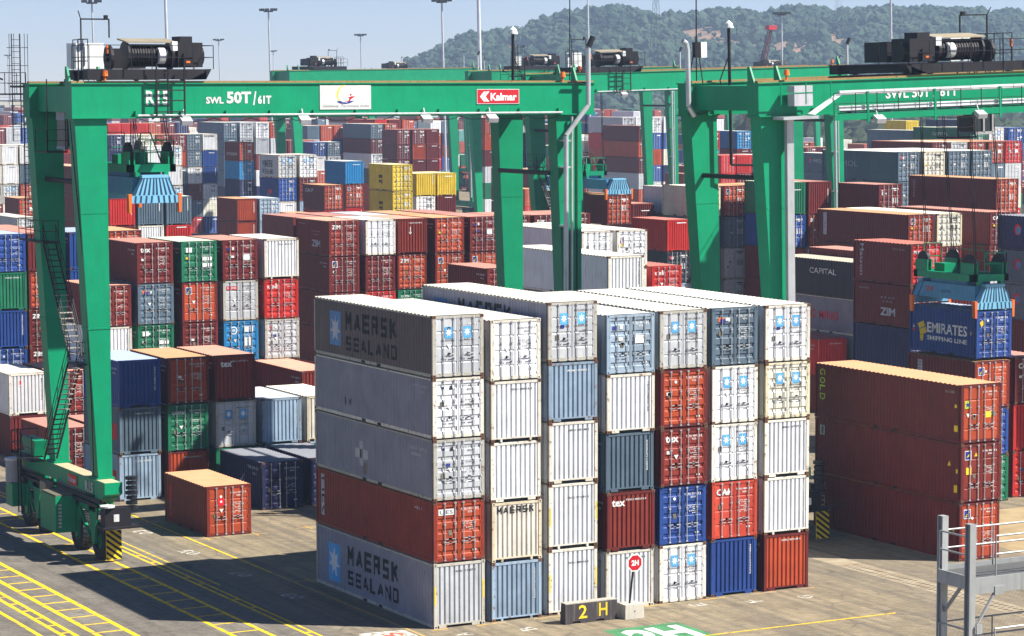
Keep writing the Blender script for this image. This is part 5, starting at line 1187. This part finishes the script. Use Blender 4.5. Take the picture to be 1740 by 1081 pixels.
def main_crane_signs(t):
    g = [c for c in t.children if c.name.startswith('girder')][0]
    X = lambda w: w+6.1; Y = -.045
    panel_text(g, 'R15', X(-4.1), 22.02, 1.18, .71, Y, inkw, .03); panel_text(g, 'SWL', X(-.99), 22.08, .93, .34, Y, inkw, .04); panel_text(g, '50T', X(.10), 22.08, 1.30, .60, Y, inkw, .04)
    panel_text(g, '/', X(1.50), 22.0, .18, .68, Y, inkw, .03); panel_text(g, '61T', X(1.76), 22.06, .72, .42, Y, inkw, .04)
    s = part('sign', MB().box(X(5.12), -.06, 21.76, X(7.95), -.03, 22.97), inkw, g)
    x, z = X(5.12), 21.76
    cres = []
    for k in range(10):
        a0, a1 = R(95+k*13), R(95+(k+1)*13); c = (x+1.42, z+.74)
        f = lambda a, q: (c[0]+q*math.cos(a)*.50*1.0, c[1]+q*math.sin(a)*.50)
        w0, w1 = .82+.02*k, .82+.02*k; cres.append([f(a0, 1), f(a1, 1), (f(a1, .80+.025*abs(5-k))), (f(a0, .80+.025*abs(5-k)))])
    flatp(s, cres, -.066, inky)
    flatp(s, [[(x+1.25, z+.36), (x+1.55, z+.42), (x+1.72, z+.66), (x+1.95, z+.66), (x+1.75, z+.54), (x+1.62, z+.40)], [(x+1.55, z+.60), (x+1.70, z+.64), (x+1.66, z+.54)]]+disc(x+1.70, z+.74, .05), -.070, inkr)
    flatp(s, [[(x+.92, z+.40), (x+1.12, z+.44), (x+1.25, z+.36), (x+1.48, z+.34), (x+1.62, z+.42), (x+1.90, z+.44), (x+1.66, z+.32), (x+1.40, z+.28), (x+1.15, z+.30), (x+1.0, z+.36)]], -.074, inkn)
    panel_text(s, 'Gateway Terminals India', x+.15, z+.07, 2.55, .17, -.066, inkp, .0, .35)
    kalmar_sign(g, X(14.01), 21.99, 2.5, .77, -.035)
    sb = [c for c in t.children if c.name.startswith('sill_beam')][0]
    panel_text(sb, 'R15', 0, 3.18, 1.15, .52, 1.3, inkx, .03, plane='S', X=-.96); 
    b = MB(); b.quad((-.956, 3.9, 3.2), (-.956, 2.55, 3.2), (-.956, 2.55, 3.72), (-.956, 3.9, 3.72)); part('sign', b, inkr, sb); panel_text(sb, 'Kalmar', 0, 3.32, 1.1, .28, 3.78, inkx, .03, plane='S', X=-.962)

CR = gantry(-6.1, 22.8, 'green gantry crane numbered R15 with white signs on its long girder'); main_crane_signs(CR)
TR = trolley(-.6, False, label='black hoist trolley on the left end of the R15 girder', loc=(-6.1, 22.8, 0))
SPR = spreader(-4.75, 23.2, 17.2, 6.06, 'empty pale blue spreader with striped ends hanging left under the R15 girder', rope_z=23.2, ropes_dx=-.2)

# second crane, its left legs behind the front block
C2 = gantry(25.9, 10.8, 'nearest green gantry crane on the right, white cable trays along its walkway', lean=-1.7, name='C2', walk=True)
def walkway(t):
    y0 = -1.15; b = MB(); b.box(2.0, y0, 21.30, SP+.7, -.25, 21.36); b.box(2.0, y0-.04, 21.1, SP+.7, y0, 21.42); w = part('walkway', b, cgreen, t)
    b = MB(); railing(b, [(2.0, y0, 21.4), (SP+.7, y0, 21.4)], 1.05, .022); part('railing', b, cdark, t)
    for k in range(6): part('bracket', MB().box(4.0+k*4.2, y0-.05, 20.9, 4.12+k*4.2, y0+.02, 22.5).box(4.0+k*4.2, y0, 21.05, 4.12+k*4.2, -.1, 21.2), cgreen, t)
    for z0, yy in ((22.36, y0+.05), (21.60, y0+.12)):
        for k in range(9):
            x0 = 2.4+k*2.75; part('cable_tray', MB().box(x0, yy, z0, x0+2.70, yy+.20, z0+.22), cwhite, t)
    part('cable_tray', MB().hexa([(.55, y0, 21.5), (.85, y0, 21.45), (.85, y0+.25, 21.45), (.55, y0+.25, 21.5), (2.3, y0+.05, 22.42), (2.6, y0+.05, 22.42), (2.6, y0+.27, 22.42), (2.3, y0+.27, 22.42)]), cwhite, t)
    part('cable_duct', MB().box(-1.1, y0-.1, 21.25, 1.0, -.3, 21.4).hexa([(-.62, -.55, 3.6), (-.20, -.55, 3.6), (-.20, -.3, 3.6), (-.62, -.3, 3.6), (-.42, -.55, 21.25), (-.02, -.55, 21.25), (-.02, -.3, 21.25), (-.42, -.3, 21.25)]), cpipe, t)
    part('switch_box', MB().box(-.2, -.9, 21.9, .9, -.3, 22.9), ccab, t)
    g = [c for c in t.children if c.name.startswith('girder')][0]
    panel_text(g, 'SWL 50T / 61T', 6.0, 22.06, 4.6, .5, -.045, inkw, .02)
    for xx in (4.6, 11.0, 17.4): floodlight(t, xx, y0-.1, 21.2)
    b = MB(); railing(b, [(-1.0, -.9, 22.0), (2.0, -.9, 22.0)], 1.1, .03); part('railing', b, cgreen, t)
    # far left corner: curved exhaust, dome mast with stays, thin aerial
    b = MB(); xq = -2.05; b.path([(xq-.25, YB-.5, 25.3), (xq-.05, YB-.5, 25.15), (xq+.02, YB-.5, 24.8), (xq+.02, YB-.5, 21.9), (xq+.35, YB-.5, 21.4)], .13, 0, 10); part('exhaust_pipe', b, cpipe, t)
    # dome mast standing off the brace
    b = MB(); b.bar((.45, 5.9, 18.8), (.45, 5.9, 25.9), .085, 0, 8); b.bar((-.15, 5.9, 23.2), (.45, 5.9, 24.5), .035); b.bar((-.15, 5.9, 23.2), (.3, 5.9, 21.8), .035); b.bar((.45, 5.9, 18.8), (2.2, 5.6, 18.7), .06, 0, 6); mm_ = part('mast', b, cdark, t)
    dome(mm_, .45, 5.9, 25.9)
    b = MB(); b.bar((-1.4, YB-.3, 23.2), (-1.3, YB-.3, 28.2), .035, 0, 5); b.path([(-1.9, YB-.3, 23), (-1.35, YB-.3, 25.5), (-1.0, YB-.3, 23)], .03); b.box(-1.55, YB-.5, 24.4, -1.2, YB-.2, 25.2); part('aerial', b, cdark, t); part('radio_box', MB().box(-1.2, YB-.5, 24.4, -.85, YB-.2, 25.2), cwhite, t)
def dome(parent, x, y, z, r=.24):
    b = MB(); b.bar((x, y, z-.02), (x, y, z+.05), r*1.1, 0, 14); b.bar((x, y, z+.05), (x, y, z+.22), r, 0, 14, r2=r*.85); b.bar((x, y, z+.22), (x, y, z+.38), r*.85, 0, 14, r2=.03); part('dome', b, cwhite, parent)
walkway(C2)
b = MB(); b.bar((23.9, 3.0, 22.9), (23.9, 3.0, 25.7), .085, 0, 8); b.bar((24.6, 3.0, 23.2), (23.9, 3.0, 24.5), .03); b.bar((24.6, 3.0, 22.9), (24.6, 3.0, 24.2), .03); q_ = part('mast', b, cdark, CR); dome(q_, 23.9, 3, 25.7)
b = MB(); b.bar((SP-.6, .2, 23.1), (SP-.6, .2, 27.6), .03, 0, 5); b.bar((SP-1.0, -.3, 23.1), (SP+.3, -.3, 23.1), .06); part('aerial', b, cdark, CR)
l_ = math.radians(-1.7)
TR2 = trolley(7.6, True, label='black hoist trolley on the nearest crane at the upper right', loc=(25.9+.0, 10.8, 0), rot=(0, l_, 0), sx=1.0)
SP2 = spreader(40.95, 15.35, 10.62, 6.06, 'pale blue spreader with striped end gripping the blue container on the right', rope_z=24.2, ropes_dx=-.9)
panel_text(SP2, '508', 0, .78, .75, .30, 4.9, inkr, .0, plane='S', X=.21); panel_text(SP2, 'KALMAR', 0, .78, .9, .16, 3.5, inkn, .0, plane='S', X=.21)

# third crane in the middle distance, fourth and fifth further back
C3 = gantry(65.0, 99.6, 'green gantry crane in the middle distance with a hoist ladder on its girder', lean=-1.5, zs=1.04, sx=1.055, name='C3')
TR3 = trolley(.6, False, label='black hoist trolley above the middle of the picture', loc=(65.0, 99.6, .75), rot=(0, R(-1.5), 0))
SP3 = spreader(65.7, 97.2, 13.5, 12.19, 'pale blue spreader gripping the orange-red container in mid distance', rope_z=23.2)
C4 = gantry(112.9, 269, 'distant green gantry crane behind the left half of the long girder', lean=-.8, zs=1.10, sx=1.14, full=False, name='C4')
TR4 = trolley(1.5, True, label='distant black trolley above the left half of the long girder', loc=(112.9, 269, 2.3))
C5 = gantry(111, 199.7, 'distant green gantry crane whose legs stand just left of the second crane', lean=-1.2, zs=1.08, full=False, name='C5')
TR5 = trolley(3, False, label='distant black trolley on the girder beneath the hill, left', loc=(111, 199.7, 1.8))
C6 = gantry(246, 352, 'farthest green gantry crane between the right legs', lean=-1.5, zs=1.12, full=False, name='C6')
TR6 = trolley(9, True, label='farthest black trolley beneath the hill on the right', loc=(246, 352, 3.0))

C7 = gantry(191.6, 409, 'distant green gantry crane seen just above the long girder, centre', lean=-1, zs=1.13, full=False, name='C7')
TR7 = trolley(4, True, label='small distant black trolley left of the thick mast', loc=(191.6, 409, 3.0))

for cr_ in (CR, C2, C3):
    for (x, y, z) in ((-.1, -.1, 23.55), (SP-1.2, -.1, 23.5)): part('beacon', MB().bar((x, y, z-.35), (x, y, z-.12), .07, 0, 6).bar((x, y, z-.12), (x, y, z+.16), .16, 0, 12, r2=.12), orng, cr_)
# cables looping along the girder underside and down the legs
for cr_ in (CR,):
    b = MB()
    for k in range(12):
        x0 = 1.6+k*1.95; b.path([(x0, -.1, 21.38), (x0+.5, -.1, 21.22), (x0+1.4, -.1, 21.22), (x0+1.95, -.1, 21.38)], .022)
    part('cable_festoon', b, cdark, cr_)
    b = MB(); b.path([(-1.75, .3, 21.3), (-1.2, .2, 14), (-.95, .2, 8), (-.85, .3, 4)], .03); b.path([(SP-.3, -.05, 21.3), (SP-.3, -.05, 4.2)], .03); part('leg_cable', b, cdark, cr_)

# ------------------------------------------------------------------ light masts
def light_mast(x, y, h, label, r=.30, head=True, lean=-.022):
    t = empty('light_mast', (x, y, 0), (0, lean, 0)); tag(t, label, 'light mast', 'tall grey light masts in the yard')
    part('pole', MB().bar((0, 0, 0), (0, 0, h), r, 0, 12, r2=r*.62), mastm, t)
    if head:
        b = MB(); b.bar((0, 0, h-.4), (0, 0, h-.1), 1.1, 0, 12); part('head_ring', b, cdark, t)
        for k in range(9):
            a = 2*math.pi*k/9; c, s = math.cos(a)*1.7, math.sin(a)*1.7
            b = MB(); b.box(-.32, -.25, -.25, .32, .25, .30); b.bar((0, 0, 0), (-c*.5, -s*.5, 0), .05)
            o = mk('floodlight', cached(('fl', k), lambda: b.mesh('floodlight')), [cdark], t, (c, s, h+.1), shared=True)
light_mast(176, 330, 45, 'thick grey mast rising behind the long girder, right of its white board', .48)
light_mast(137.5, 389.7, 48, 'grey mast rising above the black trolley at upper left', .40)
light_mast(309, 787, 40, 'thin mast with lamp head between trolley and tall mast, left', .30)
light_mast(184.5, 448.4, 40.2, 'tall lamp-headed mast left of the distant white cabin', .28)
light_mast(472, 1118, 41, 'short distant lamp mast directly below the tall left one', .35)
light_mast(319, 687, 40, 'lamp-headed mast right of the distant black trolley', .30)
light_mast(188.4, 369.4, 40, 'tall lamp-headed mast left of the hill', .30)
light_mast(387, 1286, 40.5, 'small lamp mast at the far left edge', .45)
light_mast(127, 403.2, 40, 'lamp-headed mast above the white cabinet, top left', .26)
light_mast(300, 413, 39.8, 'lamp-headed mast in front of the hill, right of middle', .22)
light_mast(238.5, 287.9, 44, 'plain pale mast above the right trolley', .30)
light_mast(302.8, 508.6, 50, 'plain pale mast just right of the curved exhaust pipe', .32)
light_mast(559, 1077, 40.5, 'tiny lamp mast before the hill left end', .35)
def lattice(x, y, z, h, w, label, mat=cdark):
    t = empty('lattice_mast', (x, y, z)); tag(t, label, 'lattice mast'); b = MB(); n = 12
    for sx, sy in ((-1, -1), (1, -1), (1, 1), (-1, 1)): b.bar((sx*w, sy*w, 0), (sx*w*.3, sy*w*.3, h), .14, 0, 3)
    for k in range(n):
        f = k/n; g = (k+1)/n; a = w*(1-.7*f); c = w*(1-.7*g)
        for (p, q) in (((-1, -1), (1, -1)), ((1, -1), (1, 1)), ((1, 1), (-1, 1)), ((-1, 1), (-1, -1))): b.bar((p[0]*a, p[1]*a, f*h), (q[0]*c, q[1]*c, g*h), .09, 0, 3)
    part('lattice', b, mat, t)
lattice(736, 1181, 25, 52, 3.2, 'grey lattice mast on the hillside'); lattice(1084, 1490, 66, 24, 3.0, 'pale lattice tower on the hilltop', mastm)
# old crawler crane boom seen between the girders and the hill
t = empty('boom_crane', (352, 500, 0)); tag(t, 'dark red lattice boom of a distant crane in front of the hill', 'boom crane'); b = MB()
p0, p1 = Vector((-6, 0, 4)), Vector((1.5, -2, 39))
for s1 in (-1, 1):
    for s2 in (-1, 1): b.bar(p0+Vector((s1*1.2, s2*1.2, 0)), p1+Vector((s1*.35, s2*.35, 0)), .14, 0, 4)
for k in range(18):
    f = k/18; g = (k+1)/18; a = 1.2-.85*f; c = 1.2-.85*g; P0 = p0.lerp(p1, f); P1 = p0.lerp(p1, g)
    b.bar(P0+Vector((-a, -a, 0)), P1+Vector((c, -c, 0)), .09, 0, 3); b.bar(P0+Vector((a, -a, 0)), P1+Vector((-c, -c, 0)), .09, 0, 3)
part('lattice_boom', b, paint('boom_red', (.10, .02, .02), rust=.5), t); part('boom_head', MB().box(.3, -3, 38.2, 2.8, -1, 39.4), inkr, t)
part('engine_house', MB().box(-9, -2, 1.6, -4, 3, 4.6), paint('house_red', (.12, .03, .025), rust=.4), t); part('tracks', MB().box(-9, -3, 0, -3, -1.6, 1.5).box(-9, 2.2, 0, -3, 3.6, 1.5), cdark, t)
b = MB(); b.bar((-8.5, 0, 4.6), p1, .06, 0, 3); b.bar((-7.6, 0, 4.6), p1, .06, 0, 3); part('boom_stay', b, cdark, t)

# ------------------------------------------------------------------ road block, stop sign, paint
t = empty('road_barrier', (5.27, -1.95, 0)); tag(t, 'black concrete barrier with yellow 2 H in front of the block', 'barrier')
b = MB(); Lx = 2.58
b.hexa([(0, .02, .10), (Lx, .02, .10), (Lx, .46, .10), (0, .46, .10), (0.0, .02, .86), (Lx, .02, .86), (Lx-.03, .43, .86), (.03, .43, .86)])
for x0, x1 in ((0, .35), (.75, Lx-1.05), (Lx-.65, Lx)): b.box(x0, .005, 0, x1, .455, .10)
part('body', b, concd, t); part('top_face', MB().box(.02, .02, .861, Lx-.02, .44, .90), conc, t)
panel_text(t, '2', .66, .20, .42, .58, .005, inky, .015, name='lettering'); panel_text(t, 'H', 1.66, .22, .42, .58, .005, inky, .015, name='lettering')
t = empty('stop_sign', (8.07, -2.25, 0)); tag(t, 'red octagonal 2H sign on a leaning pole in a concrete block', 'sign')
b = MB(); b.hexa([(0, 0, 0), (.95, 0, 0), (.95, .75, 0), (0, .75, 0), (.02, .02, .62), (.93, .02, .62), (.93, .73, .62), (.02, .73, .62)]); part('base_block', b, conc, t); part('lifting_hole', MB().bar((.48, -.006, .33), (.48, .0, .33), .025, 0, 8), blk, t)
part('post', MB().bar((.42, .36, .6), (.60, .26, 2.62), .045, 0, 8), blk, t)
o8 = lambda r, z=2.40, x=.60: [(x+r*math.cos(R(22.5+45*k)), z+r*math.sin(R(22.5+45*k))) for k in range(8)]
b = MB(); p = o8(.41); b.poly([(u, .20, v) for u, v in p]); b.poly([(u, .22, v) for u, v in reversed(p)])
for i in range(8): a, c = p[i], p[(i+1) % 8]; b.quad((a[0], .20, a[1]), (a[0], .22, a[1]), (c[0], .22, c[1]), (c[0], .20, c[1]))
sg = part('sign_board', b, inkw, t); flatp(sg, [o8(.35)], .195, paint('stop_red', (.50, .01, .02), rust=0, dirt=.15), 'red_face'); panel_text(sg, '2H', .42, 2.28, .36, .24, .190, inkw, .04)

# ------------------------------------------------------------------ galvanised inspection platform, lower right
t = empty('steel_platform', (-7.6, -45, 0)); tag(t, 'galvanised steel access platform with handrails at the lower right corner', 'platform')
def ibeam(b, x, y, z0, z1, w=.19, d=.22, f=.03):
    b.box(x-w/2, y-d/2, z0, x+w/2, y-d/2+f, z1); b.box(x-w/2, y+d/2-f, z0, x+w/2, y+d/2, z1); b.box(x-.02, y-d/2+f, z0, x+.02, y+d/2-f, z1)
    b.quad((x-w/2, y-d/2, z1+.002), (x+w/2, y-d/2, z1+.002), (x+w/2, y+d/2, z1+.002), (x-w/2, y+d/2, z1+.002))
for (x, y, z1) in ((.30, 0, 11.78), (.50, 1.39, 11.78), (6.8, 0, 11.85), (6.8, 1.39, 11.8)):
    b = MB(); ibeam(b, x, y, 0, z1); part('post', b, galv, t)
def deck(z, y0, y1, x0, x1):
    part('deck_grating', MB().box(x0, y0, z-.04, x1, y1, z), grate, t)
    part('edge_beam', MB().box(x0, y0-.06, z-.40, x1, y0, z+.02), galv, t); part('edge_beam', MB().box(x0, y1, z-.30, x1, y1+.06, z+.12), galv, t); part('edge_beam', MB().box(x0-.05, y0, z-.30, x0, y1, z+.05), galv, t)
    def rail(pts):
        b = MB()
        for hh in (1.05, .58):
            b.path([(p[0], p[1], p[2]+hh) for p in pts], .024, 0, 8)
        for p, q in zip(pts, pts[1:]):
            p = Vector(p); q = Vector(q); n = max(1, round((q-p).length/1.5))
            for i in range(n+1): a = p.lerp(q, i/n); b.bar(a, a+Vector((0, 0, 1.05)), .022, 0, 8)
        part('handrail', b, galv, t)
    rail([(x0+.75, y0-.02, z), (x1, y0-.02, z)]); rail([(x0+.2, y1, z), (x1, y1, z)]); rail([(x0, y1, z), (x0, y0+.15, z)])
deck(10.36, .0, 1.34, .36, 6.8); deck(7.95, .0, 1.34, .36, 6.8)
part('knee_brace', MB().bar((.45, -.02, 9.05), (1.15, -.02, 10.05), .045, 0, 6).box(1.05, -.08, 9.9, 1.35, -.05, 10.12).box(.40, -.18, 8.95, .58, -.15, 9.2), galv, t)
part('knee_brace', MB().bar((.5, 1.28, 9.3), (.5, .6, 10.05), .05, 0, 4), galv, t)

# ------------------------------------------------------------------ distant buildings at the left edge
def bldg(x, y, w, d, h, mat, label, win=True, roof=None):
    t = empty('distant_building', (x, y, 0)); tag(t, label, 'building'); part('wall', MB().box(0, 0, 0, w, d, h), mat, t)
    part('roof', MB().box(-.5, -.5, h, w+.5, d+.5, h+1.0), roof or inkx, t)
    if win:
        n = int(w/6)
        for k in range(n):
            for z in (h*.30, h*.66):
                me = cached(('win', round(h, 1)), lambda: MB().box(0, -.12, 0, 2.4, .05, h*.16).mesh('window')); mk('window', me, [glassd], t, (3+k*6, 0, z), shared=True)
cream_b = paint('plaster_cream', (.55, .50, .40), rust=0, dirt=.3); grey_b = paint('plaster_grey', (.42, .43, .45), rust=0, dirt=.3)
bldg(380, 1330, 95, 24, 16, cream_b, 'long pale low building on the horizon at the left edge')
bldg(212, 800, 11, 10, 15, paint('house_dark', (.035, .03, .06), rust=0), 'dark square block at the left edge above the containers', False)
bldg(222.5, 802, 13, 10, 14, cream_b, 'cream building with red roof band at the left edge', True, paint('tile_red', (.3, .10, .08), rust=0))
o = mk('painted_sign', (lambda b: (b.poly([(0, 0, 0), (6, 0, 0), (3, 0, 7)]), b.mesh('sign'))[1])(MB()), [inkw], None, (214.5, 799.8, 5)); tag(o, 'white triangular sign on the dark block at left edge', 'sign')

# ------------------------------------------------------------------ air
b = MB(); b.box(-1500, -400, -1, 2600, 2700, 130); o = part('haze', b, None)
o.data.materials.clear(); hm = bpy.data.materials.new('haze_air'); hm.use_nodes = True; ht = hm.node_tree; ht.nodes.clear()
pv = ht.nodes.new('ShaderNodeVolumePrincipled'); pv.inputs['Color'].default_value = (.55, .74, 1, 1); pv.inputs['Density'].default_value = .00023; pv.inputs['Anisotropy'].default_value = .2
mo = ht.nodes.new('ShaderNodeOutputMaterial'); ht.links.new(pv.outputs[0], mo.inputs['Volume']); o.data.materials.append(hm); tag(o, 'pale haze in the air over the yard', kind='stuff')
